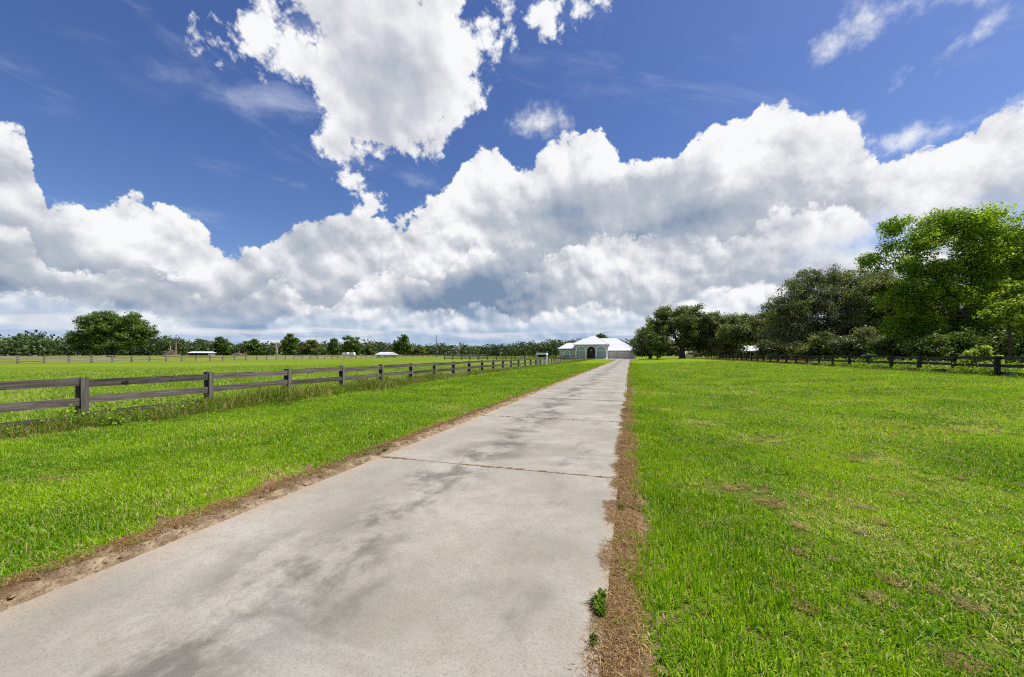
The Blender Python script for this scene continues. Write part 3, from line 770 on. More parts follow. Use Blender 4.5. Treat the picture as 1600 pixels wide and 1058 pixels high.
def house():
    YH = 133.5
    X_ = lambda px: at_y(px, YH)
    cx = X_(925)
    t = empty('house', (cx, YH, 0)); tag(t, 'white roofed single storey house with arched windows at the end of the driveway', 'house')
    L = lambda px: X_(px) - cx
    mpp = YH / .9556 / 600 * 1.0
    Zc = lambda py, Y=YH: CAMZ + (HY - py) * (Y / .9556 * .985) / 600
    zg, zm, zl = 2.55, Zc(539), Zc(544.8)
    a0, a1 = L(873.5), L(994)
    MB().box((L(945), 0, 0), (a1, 16, zg)).build('garage_wall', M['taupe'], t)
    MB().box((a0, .9, 0), (L(945) - .003, 16, zl - .02)).build('wall', M['stucco'], t)
    MB().box((L(899), -.6, 0), (L(950), 10, zm - .15)).build('porch_wall', M['stucco'], t)
    rf = hip(a0 - .5, a1 + .5, .4, 16.6, 2.95, Zc(530.0, YH + 8), L(908), L(962)).build('main_roof', M['roof'], t)
    hip(L(944) - .3, a1 + .45, -.55, 9.0, 2.80, Zc(539.5, YH + 4), L(962), L(972)).build('garage_roof', M['roof'], t)
    pr = hip(L(897), L(952), -1.2, 10.6, zm, Zc(526.5, YH + 5), L(922), L(928)).build('porch_roof', M['roof'], t)
    hip(L(871), L(900), .1, 8.5, zl, Zc(536.5, YH + 4), L(884), L(893)).build('wing_roof', M['roof'], t)
    # three arches of the porch
    wa = (L(914.6) - L(901.4)) / 2
    for i, px in enumerate((908, 924, 940)):
        c = L(px); zt = Zc(541.8); zs = zt - wa
        if i == 1:
            MB().prism(arch_poly(c, wa, .1, zs), -.66, -.63).build('entry_shade', M['shade'], t)  # flat dark arch, the shade inside the doorway put into its colour
            dr = MB().box((c - .55, -.70, .1), (c + .55, -.665, 2.3)).build('door', M['shade'], t)
            lm = MB().tube([(c, -.75, 2.75), (c, -.75, 3.05)], [.16, .10], 8).build('lantern', M['trim'], t)
        else:
            wn = MB().prism(arch_poly(c, wa, .55, zs), -.68, -.63).build('window', M['glass'], t)
            for dx_ in (-.33, .33): MB().box((c + dx_ * wa - .04, -.72, .55), (c + dx_ * wa + .04, -.685, zs + wa * .85)).build('mullion', M['trim'], wn)
            MB().box((c - wa, -.725, zs - .05), (c + wa, -.69, zs + .05)).build('mullion', M['trim'], wn)
        arch_ring(c, wa, wa + .30, 0.05, zs, -.80, -.60).build('arch_trim', M['trim'], t)
    for px in (900.3, 916, 932, 948.3):
        c = L(px); MB().tube([(c, -1.0, 0), (c, -1.0, .25), (c, -1.0, .26), (c, -1.0, 2.2), (c, -1.0, 2.25), (c, -1.0, 2.5)], [.32, .32, .2, .18, .28, .30], 12).build('column', M['trim'], t, smooth=False)
    # wing window
    c = L(885.3); w = (L(889) - L(881.2)) / 2; zs = Zc(546.2) - w - .55
    wn = MB().prism(arch_poly(c, w, .5, zs), .80, .87).build('window', M['glass'], t)
    MB().box((c - .04, .76, .5), (c + .04, .795, zs + w)).build('mullion', M['trim'], wn); MB().box((c - w, .755, zs - .04), (c + w, .79, zs + .04)).build('mullion', M['trim'], wn)
    arch_ring(c, w, w + .25, 0.3, zs, .68, .86).build('arch_trim', M['trim'], t)
    for dx_ in (-1, 1): MB().box((c + dx_ * (w + .42) - .14, .70, 0), (c + dx_ * (w + .42) + .14, .88, zs)).build('pilaster', M['trim'], t)
    # garage doors, four panel rows each
    for p0, p1 in ((947.5, 962), (966, 985)):
        d0, d1 = L(p0), L(p1)
        gd = MB().box((d0, -.04, .05), (d1, -.005, 2.15)).build('garage_door', M['door'], t)
        pm = MB().box((.03, -.07, .03), ((d1 - d0) / 4 - .03, -.045, .48)).mesh('panel', M['door'])
        for r_ in range(4):
            for k in range(4): link('panel', pm, gd, (d0 + k * (d1 - d0) / 4, 0, .07 + r_ * .515))
        MB().box((d0 - .12, -.06, 2.16), (d1 + .12, -.008, 2.30)).build('lintel', M['trim'], t)
house()

# ------------------------------------------------------------------ trees
def crown(blobs, n_clump, n_leaf, leaf, clump_r, seed, up=.6, gap=.0, flat=.62, shell=.45):
    """leaf clumps spread through a crown made of ellipsoids; returns leaf mesh data and clump centres"""
    r = np.random.default_rng(seed); B = np.array(blobs, float)
    vol = np.cbrt(B[:, 3] * B[:, 4] * B[:, 5]) ** 2; pk = r.choice(len(B), n_clump, p=vol / vol.sum())
    d = r.normal(0, 1, (n_clump, 3)); d /= np.linalg.norm(d, axis=1)[:, None]
    rad = r.random(n_clump) ** shell * r.uniform(.82, 1.10, n_clump)
    C = B[pk, :3] + d * B[pk, 3:6] * rad[:, None]
    keep = C[:, 2] > .25
    C, d = C[keep], d[keep]; nc = len(C)
    hue = np.clip(.42 + .32 * r.normal(0, 1, nc), 0, 1)
    cr = clump_r * r.uniform(.55, 1.35, nc)
    per = np.maximum(4, (n_leaf / nc * (cr / clump_r) ** 2 * r.uniform(.7, 1.3, nc)).astype(int))
    ci = np.repeat(np.arange(nc), per); n = len(ci)
    g_ = r.normal(0, .5, (n, 3)); g_ /= np.maximum(1, np.linalg.norm(g_, axis=1) / 1.15)[:, None]
    pos_ = C[ci] + g_ * cr[ci][:, None] * np.array([1, 1, flat])
    V, F_, A = leaf_quads(pos_, leaf, r, up, g_ * 1.2, hue[ci])
    return V, F_, A, C, cr
def limbs(base_r, h_fork, blobs, C, seed, lean=(0, 0), n_br=120, wig=.25, forks=None):
    r = np.random.default_rng(seed + 50); m = MB(); B = np.array(blobs, float)
    top = Vector((lean[0], lean[1], h_fork))
    m.tube([(0, 0, -.3), (lean[0] * .15, lean[1] * .15, .25), (lean[0] * .5, lean[1] * .5, h_fork * .55), top], [base_r * 1.6, base_r * 1.15, base_r * .92, base_r * .85], 9)
    nodes = [(np.array(top), base_r * .8)]
    order = np.argsort(-(B[:, 3] * B[:, 4] * B[:, 5]))
    for k in order[:14]:
        c = B[k, :3]; j = min(range(len(nodes)), key=lambda q: np.linalg.norm(nodes[q][0] - c) + .6 * np.linalg.norm(nodes[q][0] - np.array(top)))
        p0, r0 = nodes[j]; pts = [p0]; seg = 5
        for s in range(1, seg + 1):
            t = s / seg; p = p0 + (c - p0) * t + r.normal(0, wig, 3) * (1 if s < seg else .3); p[2] += .10 * np.linalg.norm(c - p0) * math.sin(math.pi * t); pts.append(p)
        rr = [r0 * .62 * (1 - .68 * s / seg) + .015 for s in range(seg + 1)]
        m.tube([Vector(p) for p in pts], rr, 7)
        for p, q in zip(pts[2:], rr[2:]): nodes.append((p, q))
    NP = np.array([n_[0] for n_ in nodes])
    sel = r.permutation(len(C))[:n_br]
    for i in sel:
        c = C[i]; j = int(np.argmin(np.linalg.norm(NP - c, axis=1))); p0 = NP[j]; r0 = min(nodes[j][1] * .5, .10)
        mid = p0 + (c - p0) * .5 + r.normal(0, wig * .8, 3)
        m.tube([Vector(p0), Vector(mid), Vector(c)], [r0, r0 * .55 + .006, .010], 5, cap=False)
    return m
def tree(name, label, loc, blobs, leafmat, n_clump, n_leaf, leaf, clump_r, seed, trunk_r=.35, fork=3.0, lean=(0, 0), group=None, moss=0, n_br=120, up=.6, shell=.45, flat=.62, rz=0, cat='tree', bark='bark', trunks=1, dens=1.0, fine=1.0):
    t = empty(name, loc, rz); tag(t, label, cat, group)
    V, F_, A, C, cr = crown(blobs, int(n_clump * dens ** .5 * 1.3), int(n_leaf * 1.7 * dens), leaf * 1.3 * fine, clump_r * 1.05, seed, up, shell=shell, flat=flat)
    link('crown', mesh_np('crown', V, F_, M[leafmat], A), t)
    mb = limbs(trunk_r, fork, blobs, C, seed, lean, n_br)
    if trunks > 1:
        r = np.random.default_rng(seed + 9)
        for k in range(trunks - 1):
            a = r.uniform(0, 6.28); d = trunk_r * 2.2
            mb.tube([(d * math.cos(a), d * math.sin(a), -.3), (d * 1.6 * math.cos(a), d * 1.6 * math.sin(a), fork * .7), (d * 3.2 * math.cos(a), d * 3.2 * math.sin(a), fork * 1.7)], [trunk_r * .9, trunk_r * .6, trunk_r * .35], 8)
    mb.build('trunk', M[bark], t, smooth=True)
    if moss:
        r = np.random.default_rng(seed + 77); k = r.integers(0, len(C), moss); p = C[k] + r.normal(0, .5, (moss, 3)) * cr[k][:, None]
        p[:, 2] -= .2; Lm = r.uniform(.3, 1.0, moss); th = r.uniform(0, 6.28, moss); wv = np.stack([np.cos(th), np.sin(th), 0 * th], 1) * r.uniform(.03, .11, moss)[:, None]
        dn = np.stack([r.normal(0, .06, moss), r.normal(0, .06, moss), -np.ones(moss)], 1)
        Vm = np.stack([p - wv, p + wv, p + wv * .8 + dn * Lm[:, None] * .5, p + dn * Lm[:, None], p - wv * .8 + dn * Lm[:, None] * .5], 1).reshape(-1, 3)
        Fm = np.arange(moss * 5).reshape(-1, 5); h = np.repeat(r.random(moss), 5)
        tag(link('hanging_moss', mesh_np('hanging_moss', Vm, Fm, M['moss'], dict(hue=h, jit=np.repeat(r.random(moss), 5))), t), kind='stuff')
    return t
def tz(px, Z, dz=0.0):
    x, y = at_z(px, Z); return (x, y, float(gz(x, y)) + dz)
def cam_blobs(lst, s):
    """ellipsoids written as (right, up, depth, rr, ru, rd) seen from the drive, turned into world axes"""
    o = []
    for r_, u, d, a, b, c in lst:
        v = RGT * r_ * s + FWD * d * s; o.append((v[0], v[1], u * s, a * s, c * s, b * s))
    return o
# the tall bright broadleaf at the right edge: 1 unit here is 10 photo pixels at its distance
u = 43 * 10.6 / 600.0
tree('broadleaf_tree', 'tallest tree, bright green broadleaf at the far right behind the dark fence', tz(1508, 43),
     cam_blobs([(-2, 20.5, 0, 4.6, 2.6, 4), (-7.5, 17.8, 0, 3.6, 1.9, 3), (-9.5, 20.6, .5, 2.2, 1.1, 2), (3.5, 19.5, 0, 4.2, 3.0, 4), (7.5, 16.5, 0, 3.5, 3.2, 4), (-4, 14.0, 1.5, 4.0, 2.3, 3), (1.5, 15, -.5, 4.2, 2.8, 4),
                (-11, 14.6, 0, 3.0, 1.6, 2.4), (-2.5, 10, 0, 5.0, 2.4, 4), (5, 11.5, -1, 4.4, 2.5, 3.5), (9.5, 9.5, -1.5, 3.4, 2.3, 3), (-8, 10.0, 1, 3.6, 2.2, 3), (1, 6.2, 1, 5.0, 2.2, 3.5), (-6.5, 5.8, 1.5, 4, 2.2, 3), (11, 14, 0, 3.4, 3, 3), (11, 18.5, 0, 3.2, 2.0, 3), (13.5, 9, 0, 3, 3, 3), (-13.6, 15.6, .3, 1.7, .8, 1.5)], u),
     'maple', 560, 52000, .21, .74, 21, .34, 5.5, n_br=260, up=.75, flat=.85, dens=1.25, fine=.80)
tree('broadleaf_tree', 'yellow green lower boughs of a young tree at the right picture edge', tz(1578, 36), cam_blobs([(0, 9.5, 0, 3.4, 1.6, 2.6), (2.6, 11.5, .5, 3.2, 2.2, 2.4), (-1.2, 7.8, -.6, 2.4, 1.1, 2), (4.5, 7.5, 0, 3, 2.0, 2.4)], .6),
     'lime', 150, 9000, .19, .6, 33, .12, 3.6, n_br=70, up=.7, flat=.62)
# moss hung oaks
u = 62 * 10 / 600.0
tree('live_oak', 'big broad oak draped in grey moss left of the tallest tree', tz(1295, 62),
     cam_blobs([(0, 9.5, 0, 5.5, 3.2, 4.5), (-6, 8.2, 0, 3.8, 2.7, 3.4), (5.5, 9.5, .5, 4.4, 3.2, 3.6), (-1.5, 12.8, .5, 3.6, 1.9, 3), (3, 13.0, .5, 3.4, 1.8, 2.8), (-6.5, 4.6, -1, 3.4, 2.4, 3), (0, 4.8, -1.5, 4.6, 2.6, 3), (6, 4.9, -1, 4.2, 2.8, 3), (-4.8, 11.6, .6, 2.4, 1.3, 2.2), (8.5, 12.6, .8, 2.6, 1.6, 2.2)], u),
     'oak_blue', 560, 46000, .20, .85, 41, .55, 3.4, moss=2200, n_br=260, dens=1.5, fine=.76, trunks=3, up=.5, flat=.72)
tree('live_oak', 'dark oak between the mossy oak and the tallest tree', tz(1405, 56), cam_blobs([(0, 8, 0, 4.6, 3.2, 3.5), (-2, 11.5, 0, 3.6, 2, 3), (3, 5, 0, 4, 2.8, 3), (-3.5, 4.5, -.6, 3.5, 2.6, 3)], .93), 'oak', 260, 19000, .20, .8, 43, .4, 3, moss=500, n_br=110, flat=.72)
tree('live_oak', 'dense dark oak rising behind the far end of the dark fence', tz(1190, 84), cam_blobs([(0, 5.4, 0, 3.8, 2.2, 3), (3.2, 6.4, 0, 3.2, 2, 3), (-3.2, 4.4, 0, 3.2, 2, 3), (1.5, 3.6, .5, 3.6, 1.4, 3)], 1.40), 'oak', 240, 20000, .25, .95, 45, .4, 3, moss=700, n_br=100, flat=.72)
u = 106 * 10 / 600.0
tree('live_oak', 'rounded mossy oak with a thick dark trunk right of the house', tz(1066, 104),
     cam_blobs([(0, 5.6, 0, 3.8, 2.0, 3), (-3.2, 5.2, 0, 2.8, 1.7, 2.6), (3.2, 5.0, 0, 3.0, 1.8, 2.6), (1.2, 7.3, 0, 2.4, 1.0, 2), (-2.0, 7.0, .4, 2.2, .9, 2), (-4.2, 3.4, -.3, 2.0, 1.3, 1.8), (4.5, 3.0, -.3, 2.6, 1.6, 2.2), (.5, 3.2, -1.0, 2.6, 1.2, 1.6), (-3.6, 2.0, 0, 2.0, 1.2, 1.6), (3.0, 2.0, .6, 2.4, 1.2, 1.6)], u),
     'oak', 420, 34000, .27, 1.0, 51, .75, 3.2, moss=800, n_br=170, flat=.72)
tree('live_oak', 'smaller oak nearest the garage at the left end of the oak row', tz(1016, 122), cam_blobs([(0, 3.8, 0, 2.4, 1.7, 2), (-1.4, 2.6, 0, 1.7, 1.2, 1.6), (1.8, 4.8, 0, 1.9, 1.2, 1.6), (1.4, 2.4, -.5, 2, 1.3, 1.6), (-.8, 1.4, 0, 2.2, 1.0, 1.6), (1.2, 1.3, .6, 2.0, .9, 1.6)], 2.03), 'oak', 190, 14000, .30, 1.0, 53, .5, 3, moss=500, n_br=80, flat=.72)
tree('live_oak', 'oak with drooping boughs between the thick trunked oak and the fence end', tz(1128, 100), cam_blobs([(0, 4.6, 0, 3.0, 1.9, 2.4), (2.6, 4.0, 0, 2.4, 1.7, 2), (-1, 6.3, .4, 2.0, .9, 2), (2.4, 5.8, .3, 2, .9, 2), (.4, 2.6, -.8, 3.2, 1.3, 2), (1.5, 1.7, .4, 2.6, 1.1, 2)], 1.67), 'oak_blue', 240, 19000, .27, 1.0, 55, .45, 3, moss=700, n_br=100, flat=.72)
tree('young_tree', 'small brighter green tree in front of the oaks near the garage', tz(1027, 100), cam_blobs([(0, 3.7, 0, 1.3, .9, 1), (.5, 2.7, 0, 1.3, .8, 1), (-.7, 2.9, 0, 1, .7, 1)], 1.53), 'mid', 70, 3400, .28, .8, 57, .14, 2.4, n_br=30)
for i, (px, Z, h, w, lab) in enumerate(((1150, 118, 11, 9, 'shaded background tree above the white roofed barn'), (1232, 74, 12, 7, 'shaded background tree left behind the big mossy oak'), (1350, 74, 13, 8, 'shaded background tree right behind the big mossy oak'), (1455, 60, 13, 8, 'shaded background tree filling the gap left of the tallest tree'), (1560, 54, 14, 9, 'shaded background tree behind the tallest tree trunk'), (1640, 46, 13, 8, 'shaded background tree cut by the right picture edge'))):
    tree('woodland_tree', lab, tz(px, Z), [(0, 0, h * .60, w * .55, w * .5, h * .32), (w * .3, 0, h * .34, w * .5, w * .45, h * .28), (-w * .3, .3, h * .32, w * .5, w * .45, h * .28), (0, 0, h * .82, w * .36, w * .34, h * .18)], 'oak', 150, 9000, .30, 1.0, 60 + i, .3, 2.6, n_br=40, group='shaded trees behind the right fence')
tree('shrub', 'round yellow green shrub behind the dark fence at the right', tz(1532, 27.5), [(0, 0, .95, .75, .7, .55), (-.35, 0, .6, .6, .6, .45), (.4, 0, .6, .6, .6, .45), (.05, 0, 1.35, .4, .4, .3)], 'lime', 70, 2600, .13, .28, 71, .035, .5, n_br=40, cat='shrub')
for i, (px, Z, h, w, mt, lab) in enumerate(((1225, 70, 5.0, 5.0, 'oak_blue', 'low leafy thicket under the left side of the big mossy oak'), (1290, 56, 4.6, 5.0, 'oak', 'low leafy thicket under the middle of the big mossy oak'), (1350, 52, 5.0, 4.6, 'oak_blue', 'low leafy thicket under the right side of the big mossy oak'),
        (1425, 46, 4.6, 4.6, 'mid', 'low leafy thicket between the mossy oak and the tallest tree'), (1480, 40, 4.0, 4.2, 'mid', 'low leafy thicket at the foot of the tallest tree'), (1590, 39, 4.4, 4.4, 'mid', 'low leafy thicket behind the round yellow green shrub'), (1108, 112, 4.4, 7.0, 'oak', 'low leafy thicket behind the thick trunked oak'))):
    tree('thicket', lab, tz(px, Z), [(0, 0, h * .5, w * .6, w * .5, h * .45), (w * .45, 0, h * .32, w * .5, w * .4, h * .32), (-w * .45, 0, h * .36, w * .5, w * .4, h * .36)], mt, 110, 7500, .19, .7, 210 + i, .07, .8, n_br=30, cat='thicket')
for i, (px, Z, lab) in enumerate(((1360, 38, 'dark low bush growing through the right fence at its middle'), (1585, 30, 'green leafy bush at the right end of the fence'), (1180, 92, 'small dark bush where the right fence ends'))):
    tree('shrub', lab, tz(px, Z), [(0, 0, .5, .8, .7, .45), (.5, 0, .35, .6, .5, .35)], 'mid', 36, 1500, .12, .3, 81 + i, .03, .3, n_br=16, cat='shrub')

# the big round oak on the left and the trees dotted along the pasture's far side
u = 118 * 10.6 / 600.0
tree('live_oak', 'big round dark oak standing alone in the left pasture', tz(176, 118),
     cam_blobs([(0, 3.9, 0, 3.9, 2.3, 3), (-3.0, 3.2, 0, 2.9, 1.9, 2.4), (3.2, 3.3, 0, 2.8, 1.9, 2.4), (-.8, 5.6, 0, 2.9, 1.3, 2.4), (2.2, 5.2, 0, 2.6, 1.3, 2.2), (-4.7, 2.2, 0, 1.9, 1.4, 1.8), (4.6, 3.9, 0, 1.7, 1.3, 1.6), (0, 1.9, -1.2, 4.6, 1.2, 2), (-2.6, 5.2, 0, 2, 1, 1.8)], u),
     'mid', 430, 36000, .30, 1.05, 91, .6, 2.2, n_br=150, trunks=2, flat=.72)
MID = [(310, 215, 530, 24, 'oak', 'low round tree just left of the pale roofed shed'), (346, 205, 527, 34, 'mid', 'wide feathery tree right of the pale roofed shed'), (397, 210, 528, 34, 'mid', 'spreading tree between the brush heap and the bleached dead tree'),
       (454, 205, 521, 28, 'mid', 'taller dense tree right of the bleached dead tree'), (486, 220, 532, 40, 'oak', 'broad low tree right of the tall dense tree'), (521, 212, 529, 17, 'mid', 'slim round topped tree left of the twin crowned tree'),
       (549, 208, 525, 38, 'mid', 'twin crowned tree left of the white roofed shed'), (577, 235, 538, 26, 'oak', 'low bushy tree just left of the white roofed shed'), (629, 200, 523, 34, 'mid', 'rounded dense tree just right of the white roofed shed'),
       (654, 215, 541, 20, 'oak', 'small brownish tree left of the utility pole'), (232, 240, 533, 30, 'oak', 'low tree right behind the big round oak'), (20, 190, 529, 60, 'mid', 'broad tree at the left edge of the picture'), (75, 200, 533, 60, 'oak', 'low wide tree between the left edge and the big round oak')]
for i, (px, Z, top, wpx, mt, lab) in enumerate(MID):
    h = (557 - top) * Z / 600; w = wpx * Z / 1200; r_ = np.random.default_rng(300 + i)
    bl = [(0, 0, h * .62, w * .8, w * .8, h * .30), (w * .45, 0, h * .42, w * .6, w * .6, h * .30), (-w * .45, 0, h * .40, w * .6, w * .6, h * .30), (w * r_.uniform(-.4, .4), 0, h * .85, w * .45, w * .45, h * .15), (0, 0, h * .22, w * .8, w * .7, h * .2)]
    tree('pasture_tree', lab, tz(px, Z), bl, mt, 90, 4200, .50, 1.1, 100 + i, .25, h * .25, n_br=20, group='trees along the far side of the pasture')
tree('palm_like_tree', 'small leafy treetop showing above the house roof', tz(940, 158), [(0, 0, 8.6, 1.5, 1.5, 1.5), (.9, 0, 7.4, 1.2, 1.2, 1.2), (-.9, 0, 7.6, 1.1, 1.1, 1.0)], 'mid', 60, 2600, .40, .8, 130, .2, 6.0, n_br=30, cat='tree')

# far wood that closes the horizon: one mass
def far_wood():
    r = np.random.default_rng(77); P_, H_ = [], []
    for i in range(980):
        az_ = r.uniform(-1.35, 1.25); d = r.uniform(255, 330); a = az_ - YAW
        big = .5 + .5 * math.sin(az_ * 9 + 1.3) * math.sin(az_ * 23)
        h = (6.0 + 4.2 * big * r.random() + 2.6 * r.random() ** 3) * (.55 if i % 3 == 0 else 1.0) * d / 285 * (1.3 if az_ > .1 else 1.0); w = h * r.uniform(.40, .85)
        n = int(150 * (w * h / 40)) + 60
        v = r.normal(0, 1, (n, 3)); v /= np.linalg.norm(v, axis=1)[:, None]; v *= (r.random(n) ** .35)[:, None]
        P_.append(np.array([math.sin(a) * d, math.cos(a) * d, .5 + h * .54]) + v * np.array([w, w, h * .52]) + r.normal(0, .35, (n, 3))); H_.append(np.clip(r.normal(.45, .25) + r.normal(0, .1, n), 0, 1))
    P_ = np.concatenate(P_); H_ = np.concatenate(H_)
    V, F_, A = leaf_quads(P_, 1.25, r, .6, None, H_)
    tag(link('far_wood', mesh_np('far_wood', V, F_, M['far'], A)), 'dark wood closing the horizon behind the fields', kind='stuff')
far_wood()

# ------------------------------------------------------------------ far small things
def shed(name, label, px, Z, w, dp, hw, rise, wall, roof, rz, open_front=False):
    x, y, z = tz(px, Z); t = empty(name, (x, y, z), rz); tag(t, label, 'shed')
    if open_front:
        MB().box((-w/2, dp/2 - .1, 0), (w/2, dp/2, hw)).build('back_wall', wall, t)
        for sx in (-1, 1): MB().box((sx * w/2 - .05, -dp/2 + .02, 0), (sx * w/2 + .05, dp/2 - .103, hw)).build('side_wall', wall, t)
        pm = MB().box((-.09, -dp/2, 0), (.09, -dp/2 + .18, hw)).mesh('post', wall)
        for k in range(1, 4): link('post', pm, t, (-w/2 + k * w/4, 0, 0))
    else:
        MB().box((-w/2, -dp/2, 0), (w/2, dp/2, hw)).build('wall', wall, t)
        MB().box((-w * .1, -dp/2 - .04, 0), (w * .16, -dp/2 - .003, hw * .8)).build('door', M['white'], t)
    o = .4
    rf = MB(); a, b = w/2 + o, dp/2 + o
    rf.add([(-a, -b, hw), (a, -b, hw), (a, 0, hw + rise), (-a, 0, hw + rise), (a, b, hw), (-a, b, hw), (-a, -b, hw - .12), (a, -b, hw - .12), (a, b, hw - .12), (-a, b, hw - .12)],
           [(0, 1, 2, 3), (3, 2, 4, 5), (0, 6, 7, 1), (1, 7, 8, 4, 2), (4, 8, 9, 5), (5, 9, 6, 0, 3), (6, 9, 8, 7)])
    rf.build('roof', roof, t); return t
shed('pole_shed', 'long low shed with a pale tin roof in the left pasture', 316, 165, 7.6, 4.5, 1.55, .55, M['shed'], M['tin'], YAW + .1, True)
shed('pasture_shed', 'small grey shed with a white pitched roof left of the rounded tree', 604, 150, 6.0, 5.0, 1.25, 1.0, M['shed'], M['roof'], YAW - .5)
shed('horse_barn', 'white roofed barn half hidden under the oaks at the right', 1160, 107, 8.6, 6.0, 2.1, 1.5, M['shed'], M['roof'], YAW + .15, True)
shed('garden_shed', 'small white shed glimpsed right of the thick oak trunk', 1074, 130, 3.2, 3.0, 1.4, .7, M['white'], M['white'], .2)

def pole(name, label, px, Z, h, r_, mat, cat):
    t = empty(name, tz(px, Z)); tag(t, label, cat)
    MB().tube([(0, 0, -.2), (0, 0, h)], [r_, r_ * .75], 8).build('pole', mat, t, smooth=True); return t
p1 = pole('utility_pole', 'tall bare utility pole standing before the far wood', 682, 180, 10.6, .20, M['polewood'], 'pole')
MB().tube([(0, 0, 10.6), (0, 0, 10.75)], [.16, .05], 8).build('cap', M['steel'], p1)
p2 = pole('flagpole', 'slim white flagpole with a drooping flag behind the paddock fence', 717, 160, 6.6, .075, M['white'], 'flagpole')
def flag(parent):
    m, g = material('striped flag cloth'); tc = g.n('ShaderNodeTexCoord'); x, y, z = g.sep(X(g, tc.outputs['Object']))
    st = g.ss(g.m('SINE', z * 26.0), -.1, .1); c = g.mix(st, (.45, .03, .04), (.70, .70, .68))
    can = g.m('MULTIPLY', g.ss(x, .92, .88), g.ss(z, -.62, -.58)); c = g.mix(can, c, (.03, .05, .20))
    finish(m, g, c, .8, trans=.25)
    n, k = 12, 9; V = []
    for i in range(n):
        for j in range(k):
            u_, v_ = i / (n - 1), j / (k - 1); V.append((.08 + u_ * 1.35, .16 * math.sin(u_ * 9 + v_ * 2) * u_, -.05 - v_ * 1.15 - .75 * u_ ** 1.3))
    ix = np.arange(n * k).reshape(n, k); Fq = np.stack([ix[:-1, :-1], ix[:-1, 1:], ix[1:, 1:], ix[1:, :-1]], -1).reshape(-1, 4)
    me = mesh_np('flag', V, Fq, m, smooth=True); o = link('flag', me, parent, (0, 0, 6.5), (0, 0, YAW))
    s_ = o.modifiers.new('thickness', 'SOLIDIFY'); s_.thickness = .01
    MB().tube([(0, 0, 6.6), (0, 0, 6.72)], [.11, .04], 8).build('finial', M['white'], parent)
flag(p2)

def brush(name, label, px, Z, w, h, seed, n=260, mat='brush', cat='brush heap', spikes=()):
    t = empty(name, tz(px, Z)); tag(t, label, cat); r = np.random.default_rng(seed); m = MB()
    for _ in range(n):
        a = r.uniform(0, 6.28); q = w * r.random() ** .6; c = np.array([q * math.cos(a), q * .6 * math.sin(a), max(.1, h * (1 - q / w) * r.uniform(.3, 1))])
        d = r.normal(0, 1, 3) * np.array([1, .7, .45]); d /= np.linalg.norm(d); L_ = r.uniform(.6, 2.2)
        m.tube([c - d * L_ / 2, c + r.normal(0, .1, 3), c + d * L_ / 2], [.05, .045, .02], 4, cap=False)
    m.build('branches', M[mat], t)
    for x_, L_, tx in spikes: MB().tube([(x_, 0, h * .4), (x_ + tx * .5, .1, h * .4 + L_ * .5), (x_ + tx, 0, h * .4 + L_)], [.12, .08, .03], 6).build('snag', M['dead'], t)
    return t
brush('brush_heap', 'tangled heap of a fallen bleached tree right of the big oak', 268, 150, 3.6, 3.0, 5, 420, 'brush', spikes=((-.6, 4.2, -.4), (2.0, 4.4, .5), (2.4, 5.6, .1)))
brush('brush_heap', 'low brown brush heap between two pasture trees', 372, 170, 3.6, 1.9, 6, 260, spikes=((.4, 2.2, .1),))
brush('brush_heap', 'small brown brush heap right beside the larger low one', 383, 172, 1.6, 1.9, 8, 120)
def dead_tree():
    t = empty('dead_tree', tz(432, 180)); tag(t, 'bleached bare dead tree with forked limbs among the far trees', 'dead tree')
    MB().tube([(0, 0, -.2), (.2, 0, 2.5), (.5, 0, 4.2)], [.5, .38, .30], 7).build('trunk', M['dead'], t, smooth=True)
    for a in (((.3, 0, 3), (-1.0, 0, 4.4), (-2.2, .3, 4.9)), ((.5, 0, 4.1), (1.2, 0, 5.6), (1.0, 0, 7.4)), ((.4, 0, 3.6), (-.4, 0, 5.4), (-.6, .2, 6.8)), ((.5, 0, 4.0), (1.6, .3, 4.9), (2.3, .2, 6.0))):
        MB().tube(a, [.26, .17, .06], 6).build('limb', M['dead'], t, smooth=True)
dead_tree()
def chair(px, label):
    t = empty('garden_chair', tz(px, 140), YAW + 2.6); tag(t, label, 'chair', 'white garden chairs before the far wood')
    MB().box((-.3, -.3, .42), (.3, .3, .48)).build('seat', M['white'], t)
    for k in range(5): MB().box((-.29 + k * .12, .27, .49), (-.20 + k * .12, .31, 1.15)).build('back_slat', M['white'], t)
    lm = MB().box((-.035, -.035, 0), (.035, .035, .42)).mesh('leg', M['white'])
    for sx in (-.25, .25):
        for sy in (-.25, .25): link('leg', lm, t, (sx, sy, 0))
        MB().box((sx * 1.3 - .05, -.32, .66), (sx * 1.3 + .05, .30, .70)).build('armrest', M['white'], t)
        MB().box((sx * 1.3 - .03, -.30, .481), (sx * 1.3 + .03, -.24, .66)).build('arm_post', M['white'], t)
chair(812, 'white garden chair, left one of the pair before the far wood')
chair(823, 'white garden chair, right one of the pair before the far wood')
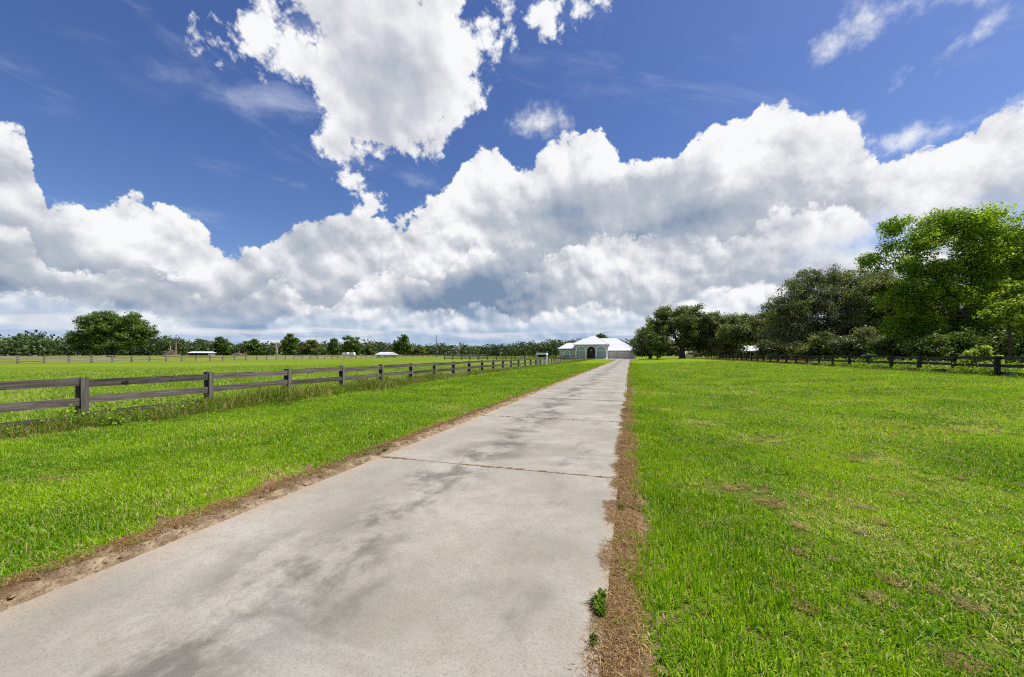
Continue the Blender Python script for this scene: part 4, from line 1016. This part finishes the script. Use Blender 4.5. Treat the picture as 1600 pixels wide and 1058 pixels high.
def trailer(px, label, w):
    t = empty('stock_trailer', tz(px, 170), YAW); tag(t, label, 'trailer')
    b = MB().prism([(-w, .55), (w, .55), (w, 1.5), (w * .75, 1.8), (-w * .75, 1.8), (-w, 1.5)], -.9, .9).build('body', M['white'], t)
    for sx in (-.35, .35): MB().tube([(sx * w, -1.0, .32), (sx * w, -.8, .32)], .32, 12).build('wheel', M['shade'], t)
    MB().box((w + .003, -.08, .5), (w + 1.0, .08, .6)).build('drawbar', M['steel'], t)
trailer(540, 'left white stock trailer parked by the far paddock fence', 1.3)
trailer(550, 'right white stock trailer parked by the far paddock fence', 1.2)

# dark leafy weed lapping over the slab edge in the foreground
def weed(px, py, label, n, rad, seed):
    x, y = ground_px(px, py); t = empty('weed_clump', (x, y, .03)); tag(t, label, 'weed')
    r = np.random.default_rng(seed); a = r.uniform(0, 6.28, n); q = rad * np.sqrt(r.random(n))
    lob = r.normal(0, rad * .55, (7, 2)) * np.array([.7, 1.3]); k_ = r.integers(0, 7, n); q = q * r.uniform(.3, .65, 7)[k_]
    c = np.stack([lob[k_, 0] + q * np.cos(a), lob[k_, 1] + q * np.sin(a) * 1.2, .012 + .035 * r.random(n)], 1)
    V, F_, A = leaf_quads(c, .017, r, 1.2); link('leaves', mesh_np('leaves', V, F_, M['clover'], A), t)
    m = MB()
    for k in range(26):
        b_ = r.uniform(0, 6.28); L_ = rad * r.uniform(.5, 1.15)
        m.tube([(0, 0, 0), (.5 * L_ * math.cos(b_), .5 * L_ * math.sin(b_), .03), (L_ * math.cos(b_), L_ * 1.2 * math.sin(b_), .018)], [.002, .0016, .0008], 4, cap=False)
    m.build('stems', M['clover'], t)
M['clover'] = mat_foliage('dark clover leaves', (.060, .125, .008), (.160, .250, .018), trans=.4, spec=.08)
weed(937, 955, 'dark green clover clump lapping over the right slab edge', 420, .075, 1)
weed(928, 1015, 'small pale sprig on the right slab edge below the clover', 26, .035, 2)
weed(972, 800, 'small green sprig at the right slab edge near the first joint', 30, .035, 3)
weed(602, 708, 'small green weed at the left end of the first slab joint', 80, .06, 4)
